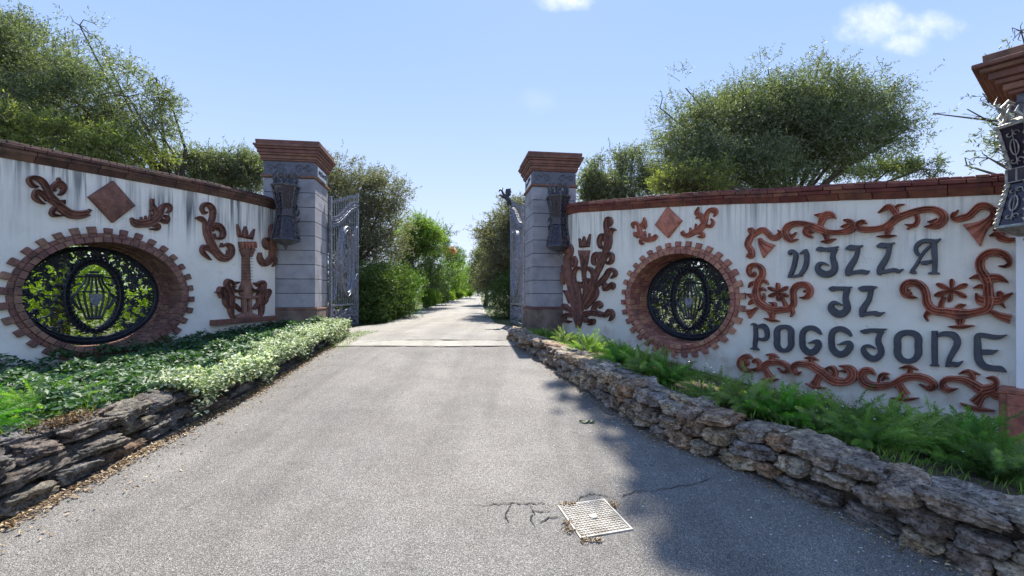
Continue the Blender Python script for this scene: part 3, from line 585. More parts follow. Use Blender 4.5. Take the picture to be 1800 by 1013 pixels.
orn('scroll_ornament', RW, *TF, [[(232, 236, 8), (240, 275, 22), (190, 296, 28), (150, 236, 32), (168, 165, 36), (230, 132, 34), (300, 152, 38), (348, 212, 44), (348, 290, 44), (312, 350, 50), (282, 400, 50), (268, 470, 50), (258, 550, 56), (270, 630, 62), (300, 690, 60), (370, 742, 54), (450, 782, 56), (520, 802, 56), (620, 800, 50), (720, 790, 44), (780, 760, 44), (815, 700, 42), (810, 620, 44), (806, 530, 44), (850, 452, 48), (930, 422, 46), (1012, 442, 50), (1058, 512, 50), (1038, 584, 44), (980, 622, 28), (905, 612, 4)], [(300, 380, 30), (390, 374, 28), (442, 430, 4)], [(262, 398, 30), (190, 410, 30), (148, 472, 4)], [(288, 500, 30), (350, 488, 28), (408, 522, 4)], [(262, 580, 50), (200, 600, 50), (125, 560, 6)], [(262, 545, 40), (215, 520, 8)], [(300, 660, 40), (200, 672, 34), (152, 730, 4)], [(332, 690, 38), (372, 620, 26), (376, 555, 4)], [(505, 765, 40), (530, 712, 28), (455, 690, 4)], [(482, 822, 60), (496, 890, 38), (496, 940, 28)], [(375, 922, 4), (490, 955, 26), (608, 966, 4)], [(275, 770, 14), (205, 822, 40), (130, 862, 80)], [(780, 795, 36), (805, 845, 24), (772, 908, 4)], [(700, 770, 34), (676, 690, 26), (620, 600, 16)], [(970, 540, 8), (1000, 520, 24), (1020, 545, 20)]], .065, terra, 'terracotta acanthus bracket curling round a flower, left of the letters IL', 'ornament')
flower(RW, *TF, (580, 540), [(580, 398), (728, 458), (732, 602), (592, 672), (452, 606), (438, 466)], .05, terra, 'small six-petalled terracotta flower left of the letters IL')
orn('scroll_ornament', RW, *TG, [[(275, 592, 4), (200, 582, 28), (132, 540, 44), (126, 470, 44), (180, 428, 42), (270, 432, 42), (340, 482, 46), (370, 560, 46), (380, 640, 50), (424, 710, 50), (500, 742, 46), (600, 752, 50), (720, 772, 66), (830, 770, 50), (940, 750, 44), (1040, 716, 50), (1072, 640, 60), (1062, 550, 60), (1058, 450, 56), (1030, 370, 60), (980, 290, 54), (968, 200, 54), (1010, 132, 46), (1090, 92, 44), (1190, 96, 44), (1270, 142, 44), (1298, 210, 30), (1250, 244, 20), (1175, 240, 6)], [(1040, 382, 56), (1180, 374, 44), (1288, 424, 4)], [(1002, 372, 40), (930, 358, 30), (850, 382, 4)], [(1032, 482, 30), (970, 464, 26), (895, 488, 4)], [(1042, 622, 60), (962, 612, 52), (925, 540, 6)], [(1080, 622, 50), (1180, 622, 46), (1260, 580, 30), (1332, 540, 8)], [(1190, 610, 30), (1180, 540, 30), (1230, 560, 18)], [(1200, 645, 30), (1255, 710, 4)], [(1082, 740, 24), (1180, 790, 40), (1310, 830, 52)], [(702, 762, 50), (745, 692, 38), (818, 672, 4)], [(752, 802, 60), (750, 860, 52), (750, 900, 30)], [(618, 912, 4), (760, 916, 26), (912, 902, 4)], [(420, 742, 36), (368, 792, 26), (398, 855, 4)], [(532, 740, 40), (540, 660, 32), (572, 580, 24)], [(190, 500, 8), (170, 540, 30), (215, 545, 14)]], .065, terra, 'large terracotta acanthus bracket round a flower, right of the letters IL beside the white pillar', 'ornament')
flower(RW, *TG, (655, 505), [(660, 382), (834, 444), (822, 588), (630, 642), (466, 572), (486, 438)], .05, terra, 'larger six-petalled terracotta flower right of the letters IL')
orn('scroll_ornament', RW, *TH, [[(245, 138, 5), (180, 116, 34), (112, 162, 50), (98, 232, 44), (150, 288, 34), (250, 292, 24), (340, 270, 34), (384, 240, 40), (450, 198, 40), (540, 192, 36), (630, 204, 34), (692, 254, 36), (690, 300, 28), (630, 312, 18), (570, 262, 4)], [(330, 272, 26), (332, 200, 26), (290, 166, 30), (248, 195, 14)], [(160, 170, 12), (190, 210, 20), (160, 235, 14)], [(482, 190, 34), (492, 130, 30), (500, 105, 20)], [(415, 98, 5), (500, 98, 22), (580, 134, 5)], [(392, 262, 36), (432, 330, 38), (462, 395, 56)], [(350, 402, 4), (460, 424, 24), (574, 404, 4)]], .06, M['terra'], 'weathered terracotta scroll with coiled left end, leftmost of the row under POGGIONE', 'ornament')
orn('scroll_ornament', RW, *TH, [[(862, 308, 4), (820, 336, 24), (768, 300, 34), (764, 242, 36), (820, 212, 38), (920, 216, 40), (1010, 242, 48), (1080, 292, 50), (1150, 334, 56), (1204, 392, 54), (1300, 432, 58), (1420, 440, 50), (1500, 390, 66), (1502, 310, 60), (1440, 260, 40), (1340, 236, 5)], [(1200, 342, 30), (1264, 378, 44), (1290, 320, 36), (1250, 262, 32), (1165, 268, 4)], [(982, 220, 36), (986, 170, 26), (986, 148, 22)], [(900, 140, 5), (985, 136, 24), (1080, 168, 5)], [(1102, 342, 50), (1060, 412, 44), (1032, 474, 64)], [(915, 458, 4), (1040, 508, 24), (1175, 516, 4)], [(1335, 300, 4), (1420, 302, 30)]], .06, terra, 'terracotta scroll with anchor-shaped foot under the middle letters of POGGIONE', 'ornament')
orn('scroll_ornament', RW, *TI, [[(268, 192, 4), (210, 144, 34), (130, 154, 50), (104, 222, 52), (150, 290, 54), (240, 325, 48), (340, 325, 44), (450, 305, 38), (540, 262, 44), (620, 222, 48), (720, 212, 42), (820, 222, 42), (910, 262, 42), (955, 320, 40), (920, 360, 28), (855, 362, 6)], [(780, 298, 4), (860, 338, 20), (910, 330, 20)], [(300, 290, 10), (308, 222, 14), (350, 182, 22), (425, 182, 8)], [(345, 262, 12), (380, 215, 16), (425, 240, 8)], [(660, 202, 30), (670, 140, 28), (670, 110, 22)], [(545, 112, 5), (660, 96, 22), (768, 134, 5)], [(532, 292, 40), (580, 370, 46), (612, 436, 66)], [(445, 460, 4), (610, 482, 24), (775, 462, 4)]], .06, terra, 'terracotta scroll with mushroom-shaped crest under the N of POGGIONE', 'ornament')
orn('scroll_ornament', RW, *TI, [[(1235, 350, 4), (1130, 372, 32), (1062, 340, 42), (1052, 282, 38), (1110, 242, 36), (1220, 240, 36), (1330, 262, 44), (1420, 312, 56), (1500, 360, 58), (1580, 352, 50), (1650, 330, 50), (1680, 272, 34), (1640, 230, 28), (1560, 225, 6)], [(1402, 252, 40), (1392, 192, 36), (1362, 160, 28)], [(1238, 182, 5), (1345, 150, 26), (1496, 192, 5)], [(1562, 382, 56), (1492, 452, 58), (1430, 530, 82)], [(1258, 520, 5), (1420, 584, 28), (1655, 606, 5)], [(1600, 392, 40), (1680, 432, 50), (1750, 442, 40)]], .06, terra, 'terracotta scroll with swallow-tailed foot, rightmost under the final E beside the plinth', 'ornament')
orn('leaf_ornament', RW, *TJ, [[(155, 522, 8), (130, 452, 24), (180, 424, 34), (228, 452, 24), (250, 540, 34), (272, 620, 46), (320, 690, 50), (400, 722, 42), (500, 692, 44), (558, 640, 30)], [(252, 560, 24), (292, 462, 32), (338, 420, 42), (338, 325, 5)], [(342, 540, 5), (362, 480, 20), (350, 440, 26)], [(240, 680, 14), (184, 640, 32), (182, 580, 22)], [(342, 700, 14), (272, 730, 22), (282, 786, 24), (332, 780, 10)], [(352, 650, 20), (352, 565, 6)], [(432, 682, 18), (430, 600, 5)]], .05, terra, 'small terracotta leaf spray left of the smooth terracotta diamond over the right window', 'ornament')
orn('diamond_ornament', RW, *TJ, [], .05, terra, 'smooth terracotta diamond plaque above the right oval window', 'ornament', plates=[((750, 440), [(750, 140), (1002, 385), (762, 692), (528, 460)], .10)])
orn('leaf_ornament', RW, *TJ, [[(990, 575, 6), (1012, 630, 28), (1100, 642, 42), (1200, 592, 50), (1290, 540, 58), (1370, 460, 54), (1410, 350, 46), (1440, 252, 34), (1500, 192, 34), (1580, 182, 30), (1608, 242, 24), (1555, 315, 8)], [(1372, 400, 40), (1332, 300, 48), (1262, 252, 44), (1298, 145, 5)], [(1245, 345, 10), (1300, 312, 26)], [(1420, 472, 34), (1500, 480, 30), (1548, 412, 28), (1505, 350, 14)], [(1302, 600, 36), (1370, 622, 32), (1358, 668, 28), (1272, 668, 8)], [(1150, 602, 24), (1150, 505, 6)], [(1250, 542, 26), (1250, 436, 6)], [(1042, 622, 20), (1018, 555, 8)], [(1510, 235, 6), (1550, 230, 18), (1560, 260, 10)]], .05, terra, 'larger terracotta leaf spray right of the diamond over the right window', 'ornament')
# tall branching ornament next to the right gate pillar
TO = (1/9.208, 980, 370)
orn('crown_ornament', RW, *TO, [[(368, 592, 14), (528, 580, 14)], [(388, 580, 20), (368, 455, 10)], [(445, 590, 38), (440, 500, 32), (445, 420, 5)], [(505, 580, 24), (520, 480, 20), (542, 385, 4)]], .05, M['terra_dark'], 'small terracotta crown above the branching foliage ornament on the right wall', 'ornament')
orn('foliage_ornament', RW, *TO, [
 [(440, 650, 96), (440, 742, 76)], [(398, 742, 24), (422, 900, 22)], [(494, 742, 26), (468, 900, 22)], [(445, 900, 44), (440, 1000, 30), (445, 1100, 26)],
 [(425, 965, 22), (352, 932, 26), (292, 985, 30), (272, 1082, 34), (290, 1200, 38), (330, 1350, 44), (360, 1500, 50), (368, 1650, 60), (362, 1750, 60)],
 [(452, 962, 22), (522, 942, 34), (590, 1002, 40), (602, 1100, 42), (572, 1222, 42), (522, 1350, 44), (462, 1480, 40), (420, 1580, 40)],
 [(442, 1100, 30), (482, 1200, 34), (462, 1300, 30), (440, 1430, 20)], [(520, 1100, 24), (505, 1160, 14)], [(440, 1262, 6), (402, 1232, 26), (382, 1190, 26), (425, 1160, 10)], [(332, 1152, 22), (352, 1300, 30), (382, 1450, 30)],
 [(150, 352, 8), (158, 430, 38), (172, 500, 22), (176, 565, 24)], [(205, 545, 20), (232, 620, 38), (212, 700, 50), (176, 762, 50), (170, 850, 44), (182, 950, 50), (200, 1100, 50), (232, 1250, 48), (262, 1400, 50), (292, 1530, 56), (322, 1650, 50)],
 [(285, 742, 12), (312, 820, 26), (282, 912, 30), (248, 840, 24), (268, 768, 14)], [(112, 530, 8), (138, 600, 30), (158, 700, 30)], [(108, 882, 6), (130, 960, 38), (150, 1050, 40)], [(100, 1000, 8), (112, 1100, 30), (115, 1205, 8)], [(125, 1300, 8), (172, 1340, 30), (232, 1500, 30)],
 [(852, 268, 6), (882, 200, 26), (858, 132, 28), (812, 142, 24), (795, 212, 32), (802, 300, 36), (820, 380, 44), (828, 480, 48), (812, 580, 50), (788, 680, 50), (750, 780, 52), (700, 900, 50), (642, 1030, 46), (600, 1150, 40), (560, 1300, 38), (482, 1450, 44), (420, 1562, 44)],
 [(962, 320, 6), (890, 318, 38), (862, 400, 32), (862, 500, 34), (840, 620, 30)], [(790, 392, 16), (722, 412, 34), (690, 500, 34), (712, 598, 30), (762, 605, 6)], [(775, 450, 10), (750, 500, 20)],
 [(800, 762, 24), (842, 702, 24), (892, 722, 34), (890, 820, 34), (832, 858, 26), (788, 820, 10)], [(680, 900, 44), (700, 780, 36), (642, 702, 34), (600, 762, 34), (600, 858, 30), (645, 890, 8)], [(722, 762, 30), (704, 672, 4)],
 [(652, 1250, 6), (650, 1330, 34), (600, 1420, 44), (520, 1510, 40), (450, 1590, 30)],
 [(562, 1330, 30), (622, 1232, 36), (722, 1152, 46), (800, 1060, 44), (842, 980, 38), (892, 960, 34), (950, 1002, 32), (940, 1052, 28), (880, 1100, 12)], [(700, 1182, 30), (780, 1200, 36), (778, 1282, 32), (860, 1232, 32), (902, 1182, 26), (932, 1232, 18), (905, 1285, 8)],
 [(420, 1692, 60), (520, 1662, 44), (620, 1662, 50), (720, 1682, 44), (800, 1692, 38), (850, 1622, 34), (900, 1652, 32), (902, 1722, 32), (855, 1790, 6)], [(592, 1622, 40), (622, 1540, 36), (682, 1492, 34), (722, 1542, 28), (690, 1585, 12)], [(442, 1762, 50), (520, 1790, 36), (602, 1772, 22), (592, 1830, 22), (505, 1850, 8)],
 [(332, 1652, 44), (250, 1622, 40), (162, 1582, 40), (132, 1532, 34), (118, 1610, 12)], [(302, 1702, 44), (222, 1692, 40), (142, 1702, 34), (122, 1770, 28), (182, 1802, 22), (245, 1790, 8)], [(352, 1600, 66), (352, 1720, 86), (352, 1820, 50), (352, 1900, 24)]],
 .065, M['terra_dark'], 'tall branching terracotta foliage ornament with tower beside the right gate pillar', 'ornament', sub=3)
# --- left wall ornaments
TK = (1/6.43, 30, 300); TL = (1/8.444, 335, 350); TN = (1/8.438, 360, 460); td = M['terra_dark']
orn('leaf_ornament', LW, *TK, [[(225, 190, 8), (160, 168, 26), (122, 105, 28), (180, 82, 26), (260, 112, 34), (320, 192, 38), (362, 282, 40), (422, 352, 46), (500, 432, 50), (590, 490, 50), (700, 502, 48), (800, 480, 40)], [(400, 242, 34), (402, 190, 36), (470, 152, 44), (522, 202, 34), (492, 262, 24), (450, 275, 5)], [(448, 82, 8), (462, 130, 24)], [(342, 330, 34), (282, 272, 28), (212, 242, 34), (190, 300, 34), (250, 358, 18), (305, 382, 4)], [(500, 420, 30), (420, 372, 30), (330, 322, 16)], [(442, 422, 34), (392, 452, 32), (392, 502, 26), (505, 516, 4)], [(512, 385, 20), (510, 332, 22)], [(780, 460, 34), (805, 480, 40)]], .06, td, 'dark terracotta leaf scroll left of the diamond, nearest the top of the left wall', 'ornament')
orn('diamond_ornament', LW, *TK, [], .05, td, 'dark creased diamond plaque above the left oval window', 'ornament', plates=[((1070, 350), [(1065, 118), (1318, 400), (1065, 592), (788, 300)], .12)])
orn('leaf_ornament', LW, *TK, [[(1275, 535, 8), (1322, 590, 44), (1420, 602, 46), (1520, 572, 54), (1590, 510, 50), (1620, 442, 38), (1660, 390, 24), (1712, 402, 26), (1720, 450, 20), (1675, 482, 6)], [(1572, 540, 40), (1560, 452, 32), (1522, 390, 24), (1520, 320, 20)], [(1485, 462, 5), (1532, 432, 22)], [(1620, 560, 24), (1680, 582, 26), (1690, 530, 24), (1645, 508, 8)], [(1532, 612, 30), (1590, 622, 22), (1580, 662, 20), (1485, 660, 5)], [(1390, 590, 16), (1390, 525, 6)], [(1442, 582, 16), (1440, 512, 6)], [(1492, 562, 18), (1496, 485, 6)]], .05, td, 'small dark leaf spray right of the creased diamond on the left wall', 'ornament')
orn('scroll_ornament', LW, *TL, [[(232, 192, 8), (185, 212, 22), (152, 142, 28), (192, 84, 32), (262, 92, 36), (312, 162, 42), (312, 260, 40), (282, 360, 42), (242, 440, 48), (250, 550, 54), (292, 660, 56), (352, 770, 56), (432, 858, 58), (520, 878, 54), (590, 810, 44), (582, 712, 42), (522, 676, 24), (475, 705, 5)], [(55, 285, 4), (130, 290, 38), (192, 342, 28), (200, 430, 30), (212, 540, 30)], [(312, 392, 40), (400, 392, 38), (462, 482, 38), (450, 570, 36), (375, 590, 8)], [(345, 605, 26), (332, 515, 8)], [(332, 790, 36), (262, 742, 34), (182, 712, 38), (162, 780, 34), (220, 850, 24), (288, 910, 4)], [(442, 720, 24), (440, 652, 4)], [(545, 762, 22), (525, 835, 10)], [(395, 470, 5), (350, 440, 14), (310, 480, 10)]], .065, td, 'tall dark S-shaped scroll between the left window and the tower ornament', 'ornament')
orn('crown_ornament', LW, *TL, [[(702, 552, 12), (912, 592, 12)], [(712, 550, 26), (702, 470, 24), (678, 375, 5)], [(800, 562, 42), (796, 482, 34), (796, 405, 5)], [(885, 580, 30), (902, 520, 24), (930, 445, 5)]], .05, td, 'small dark crown above the tower held by two lions on the left wall', 'ornament')
tower = empty('tower_ornament', LW.px(430, 500), 0, 'dark brick tower relief held by two lions on a ledge near the left gate pillar', 'ornament')
def sub_orn(name, k, ox, oy, st, h, prof, parent, mt):
    mb = MB(); f = lambda x, y, o_: LW.px(ox+x*k, oy+y*k, o_-.004)-Vector(parent.location)
    for s_ in st: stroke(mb, s_, h, f, prof, 3)
    return mb.build(name, mt, parent)
sub_orn('tower', *TN, [[(600, -235, 55), (600, 0, 58), (602, 150, 62), (604, 300, 68), (605, 380, 100), (605, 460, 112), (605, 520, 80)], [(430, 520, 16), (600, 540, 28), (790, 520, 16)], [(562, 540, 30), (566, 790, 32)], [(650, 540, 30), (655, 790, 32)], [(415, 832, 14), (610, 802, 62), (795, 820, 14)]], .07, ROUND, tower, M['brick_dark'])
for i in range(12): sub_orn('tower_course', *TN, [[(541-i*.6, -215+i*44, 3), (661+i*.6, -215+i*44, 3)]], .082, FLAT, tower, M['cope_dark'])
sub_orn('battlement', *TL, [[(822, 635, 124), (822, 735, 108)], [(745, 735, 34), (785, 850, 34)], [(898, 735, 34), (850, 850, 34)]], .08, FLAT, tower, td)
for i in range(5): sub_orn('corbel', *TL, [[(722+i*50, 650, 11), (732+i*48, 730, 11)]], .105, ROUND, tower, terra)
sub_orn('lion', *TN, [[(410, 320, 12), (330, 290, 38), (308, 340, 38), (350, 440, 44), (375, 540, 44), (370, 640, 44), (368, 740, 38), (392, 835, 18)], [(342, 690, 20), (282, 620, 24), (272, 520, 24), (262, 430, 24), (212, 390, 22), (192, 440, 28), (212, 545, 5)], [(135, 455, 5), (200, 450, 20)], [(380, 400, 26), (440, 440, 22), (545, 420, 16)], [(400, 335, 18), (450, 312, 18), (492, 312, 6)], [(380, 620, 30), (432, 650, 26), (482, 700, 22), (505, 745, 8)], [(420, 360, 16), (400, 380, 20)]], .085, ROLL, tower, td)
sub_orn('lion', *TN, [[(742, 335, 10), (830, 312, 36), (832, 380, 44), (802, 470, 44), (790, 560, 40), (812, 660, 36), (812, 760, 24), (788, 812, 8)], [(832, 640, 18), (880, 580, 22), (882, 500, 22), (902, 420, 22), (932, 452, 18), (900, 545, 5)], [(800, 420, 28), (720, 440, 22), (655, 400, 14)], [(800, 600, 28), (750, 650, 24), (705, 705, 14)], [(775, 362, 18), (705, 318, 8)]], .085, ROLL, tower, td)
led = [(68, 868), (1008, 800), (1008, 862), (68, 948)]
pts = [LW.px(360+x/8.438, 460+y/8.438, 0)-Vector(tower.location) for x, y in led]+[LW.px(360+x/8.438, 460+y/8.438, .16)-Vector(tower.location) for x, y in led]
MB().hexa(pts).build('ledge', M['terra_dark'], tower, bevel=.006)
orn('scroll_ornament', LW, *TL, [[(1215, 492, 6), (1242, 440, 20), (1202, 392, 28), (1176, 442, 28), (1180, 540, 34), (1192, 640, 40), (1200, 740, 46), (1190, 850, 42), (1130, 940, 48), (1062, 952, 46), (1012, 880, 38), (1012, 795, 12)], [(1160, 602, 30), (1092, 612, 34), (1092, 690, 34), (1125, 755, 10)], [(1222, 872, 26), (1250, 930, 20), (1200, 1005, 5)], [(1200, 622, 20), (1262, 600, 8)]], .06, td, 'dark scroll on the left wall directly beneath the left gate lantern', 'ornament')

# ------------------------------------------------------------------ window grilles
def ell(a, b_, n, w, t0=0, t1=2*pi): return [(a*cos(t0+(t1-t0)*i/n), b_*sin(t0+(t1-t0)*i/n), w) for i in range(n)]
def spiral(cx, cy, r0, r1, a0, a1, w0, w1, n=12): return [(cx+(r0+(r1-r0)*i/n)*cos(a0+(a1-a0)*i/n), cy+(r0+(r1-r0)*i/n)*sin(a0+(a1-a0)*i/n), w0+(w1-w0)*i/n) for i in range(n+1)]
def grille(C, tt, nn, label, off, shift=0):
    base = C+nn*off
    root = empty('window_grille', base, 0, label, 'grille')
    up = Vector((0, 0, 1))
    def mf(z0=0): return lambda x, y, o_: tt*x+up*y+nn*(o_+z0)
    def part(name, st, h=.03, prof=ROUND, closed=(), z0=0, sub=2):
        mb = MB()
        for s_ in st: stroke(mb, s_, h, mf(z0), prof, sub)
        for s_ in closed: stroke(mb, s_, h, mf(z0), prof, sub, closed=True)
        return mb.build(name, M['iron'], root)
    part('outer_ring', [], .05, ROLL, [ell(1.00, .83, 48, .045)])
    part('wreath', [], .06, ROLL, [ell(.40, .62, 40, .045)])
    lv = []
    for i in range(40):
        th = 2*pi*i/40; d = .085
        for s_ in (-1, 1):
            x, y = .40*cos(th), .62*sin(th); tx, ty = -.40*sin(th), .62*cos(th); l = math.hypot(tx, ty); tx, ty = tx/l, ty/l; sg = 1 if x > 0 else -1
            lv.append([(x, y, .008), (x+(-ty*s_*.05)+tx*.03*sg, y+tx*s_*.05+ty*.03*sg, .02), (x+(-ty*s_*.08)+tx*.09*sg, y+tx*s_*.08+ty*.09*sg, .003)])
    part('wreath_leaves', lv, .045, ROUND, z0=.02)['kind'] = 'stuff'
    lv = []
    for i in range(90):
        th = 2*pi*i/90; a_, b_ = .93, .77; x, y = a_*cos(th), b_*sin(th); j = random.uniform(.6, 1.3); ph = th+random.choice((-1, 1))*.8
        lv.append([(x*1.03, y*1.03, .01), (x-.035*cos(ph)*j, y-.035*sin(ph)*j, .022*j), (x-.09*cos(ph)*j, y-.09*sin(ph)*j, .003)])
    part('rim_leaves', lv, .03, ROUND)['kind'] = 'stuff'
    part('vertical_bar', [[(0, -.83, .016), (0, -.62, .016)]], .04); part('vertical_bar', [[(0, .62, .016), (0, .83, .016)]], .04)
    part('cross_bar', [[(-.98, .0, .010), (-.42, 0, .010)]], .03); part('cross_bar', [[(.42, 0, .010), (.98, 0, .010)]], .03)
    # lantern emblem with shield
    bars = []
    for u in (-1, -.6, -.2, .2, .6, 1): bars.append([(u*.11, .33, .011), (u*.15, .2, .011), (u*.235, .07, .011), (u*.20, -.15, .011), (u*.11, -.40, .011)])
    bars += [[(-.24, .07, .012), (.24, .07, .012)], [(-.12, -.40, .03), (.12, -.40, .03)], [(-.13, .36, .03), (.13, .36, .03)], [(-.07, .42, .02), (.07, .42, .02)], [(-.1, .33, .012), (-.28, .32, .02), (-.27, .18, .02), (-.2, .22, .01)], [(.1, .33, .012), (.28, .32, .02), (.27, .18, .02), (.2, .22, .01)], [(-.23, .05, .014), (-.31, -.05, .03), (-.2, -.25, .012)], [(.23, .05, .014), (.31, -.05, .03), (.2, -.25, .012)]]
    part('lantern_emblem', bars, .04, z0=.0)
    sh = [(-.085, .03), (.085, .03), (.085, -.08), (.045, -.15), (0, -.19), (-.045, -.15), (-.085, -.08)]
    n = len(sh); mb = MB(); mb.add([mf()(x, y, .045) for x, y in sh]+[mf()(x, y, .07) for x, y in sh], [(i, (i+1) % n, n+(i+1) % n, n+i) for i in range(n)]+[tuple(range(n)), tuple(range(n, 2*n))])
    mb.build('shield', M['gate'], root)
    part('lower_swag', [[(-.80, -.42, .03), (-.60, -.62, .045), (-.3, -.74, .05), (0, -.78, .05), (.3, -.74, .05), (.6, -.62, .045), (.80, -.42, .03)]], .05, ROLL)
    # scrollwork with leaves between the rings
    st = []
    for sg in (-1, 1):
        for cx, cy, r, a0, turn in ((.68, .28, .13, 1.0, 4.2), (.66, -.24, .13, -1.2, -4.4), (.56, .52, .09, .2, 4.5), (.80, .02, .07, 2.5, 4.5), (.50, -.48, .08, -.5, -4.2), (.84, .22, .06, 0, 4), (.82, -.24, .06, 0, -4), (.42, .68, .06, 1, 4), (.55, .10, .07, 3, -4), (.58, -.06, .06, 3, 4)):
            sp = spiral(cx, cy, r, r*.18, a0, a0+turn, .014, .02, 10); st.append([(sg*x, y, w) for x, y, w in sp])
            for k in range(9):
                th = a0+turn*k/9; q = r*(1.0-.6*k/9); x, y = cx+q*cos(th), cy+q*sin(th); ph = th+random.uniform(-.7, .7)
                st.append([(sg*x, y, .006), (sg*(x+.035*cos(ph)), y+.035*sin(ph), .018), (sg*(x+.085*cos(ph+.3)), y+.085*sin(ph+.3), .002)])
        for k in range(60):                                   # dense foliage in the upper quarter
            th = random.uniform(.35, 1.55); q = random.uniform(.70, .97); x, y = q*.98*cos(th), q*.8*sin(th); ph = random.uniform(0, 6.28)
            st.append([(sg*x, y, .006), (sg*(x+.05*cos(ph)), y+.05*sin(ph), .026), (sg*(x+.11*cos(ph+.4)), y+.11*sin(ph+.4), .003)])
    part('scrollwork', st, .03, ROUND, sub=1)['kind'] = 'stuff'
    return root
grille(LC, LT, LN, 'black wrought iron oval grille with lantern emblem in the left wall window', -.50)
grille(RC, RT, RN, 'black wrought iron oval grille with lantern emblem in the right wall window', -.50)

# ------------------------------------------------------------------ gate pillars
def pillar(loc, rz, w, label, side_light, basez=-.90, shaft0=-.33, top=3.86, blockm=None, ncourse=9, basew=.05, capw=.18, group='gate pillars', basem=None, mould=False):
    root = empty('gate_pillar', (loc[0], loc[1], basez-.15), rz, label, 'pillar', group)
    z_ = lambda z: z-(basez-.15)
    bk = blockm or M['block']; bs = basem or M['base']
    zb = top-.90                                            # top of the coursed shaft
    MB().box((0, 0, (z_(basez-.15)+z_(shaft0))/2), (w+2*basew, w+2*basew, z_(shaft0)-z_(basez-.15))).build('base', bs, root, bevel=.015)
    MB().box((0, 0, z_(shaft0)+.028), (w+2*basew+.02, w+2*basew+.02, .055)).build('base_moulding', M['cap'] if not mould else M['terra'], root, bevel=.01)
    MB().box((0, 0, (z_(shaft0)+z_(zb))/2), (w-.035, w-.035, zb-shaft0)).build('core', M['core'] if bk is not M['white'] else bk, root)
    z0 = shaft0+.057; hh = (zb-z0)/ncourse
    for i in range(ncourse):
        MB().box((0, 0, z_(z0+hh*(i+.5))), (w, w, hh-.016)).build('block', bk, root, bevel=.004)
    MB().box((0, 0, z_(zb)+.035), (w+.09, w+.09, .066)).build('string_course', M['cap'], root, bevel=.012)
    fz = zb+.072; fh = .34
    MB().box((0, 0, z_(fz)+fh/2), (w-.01, w-.01, fh)).build('frieze', M['slate'], root, bevel=.004); fzo = bpy.data.objects[-1] if False else [c for c in root.children if c.name.startswith('frieze')][-1]
    mb = MB()
    for s_ in (-1, 1):
        f = lambda x, y, o_: Vector((s_*x, -(w-.01)/2-o_, z_(fz)+.17+y))
        stroke(mb, spiral(.22, 0, .11, .03, 0, 7, .014, .016, 16), .02, f, ROUND, 2); stroke(mb, spiral(.45, 0, .09, .02, 3.1, -3.5, .012, .014, 16), .02, f, ROUND, 2)
    mb.build('relief', M['slate'], fzo)
    for s_ in (-1, 1):
        MB().box((s_*((w-.01)/2+.006), 0, z_(fz)+.17), (.012, w*.62, .26)).build('panel', side_light, fzo, bevel=.003)
        mb = MB(); f = lambda x, y, o_: Vector((s_*((w-.01)/2+.011+o_), x, z_(fz)+.17+y))
        for k in range(5): stroke(mb, spiral(-.28+.14*k, random.uniform(-.03, .03), .07, .02, k, k+5, .010, .014, 12), .02, f, ROUND, 1)
        mb.build('relief', M['slate'], fzo)
    z = fz+fh
    steps = [(.03, .045), (.055, .075), (.085, .05), (.115, .08), (.15, .05), (.185, .05), (.135, .10)]
    k = capw/.185; tot = sum(h for _, h in steps); kk = (top-z)/tot
    for i, (o_, h) in enumerate(steps):
        h *= kk; MB().box((0, 0, z_(z)+h/2), (w+2*o_*k, w+2*o_*k, h-.004), taper=1.0+(.012 if i % 2 == 0 else 0)).build('cap_course', M['cap'], root, bevel=.008); z += h
    return root
AX = atan2(.14, .99)
PL = pillar((-5.63, 11.94), AX, 1.22, 'grey grooved gate pillar with brick cap, left of the drive', M['white'])
PR = pillar((1.06, 12.86), AX, 1.20, 'grey grooved gate pillar with brick cap and iron griffin gate, right of the drive', M['white'])
# white near pillar aligned with the right wall
q0 = RW.len+.0; _, tR, nR = RW.frame(RW.len-.3)
corner = RW.P(RW.len, 0, .20); wn = .92
cN = corner+tR*(wn/2)-nR*(wn/2)
PN = pillar((cN.x, cN.y), atan2(tR.y, tR.x), wn, 'bright white near pillar with terracotta plinth at the end of the right wall', M['white'], basez=-1.85, shaft0=-1.16, top=2.92, blockm=M['white'], ncourse=1, basew=.13, capw=.34, group=None, basem=M['terra'], mould=True)
for s_ in (-1, 1):
    MB().box((s_*(wn/2-.02), -(wn/2+.145), .42), (.16, .03, .62)).build('plinth_frame', M['terra'], PN, bevel=.006)
MB().box((0, -(wn/2+.145), .77), (wn+.12, .03, .14)).build('plinth_frame', M['terra'], PN, bevel=.006)

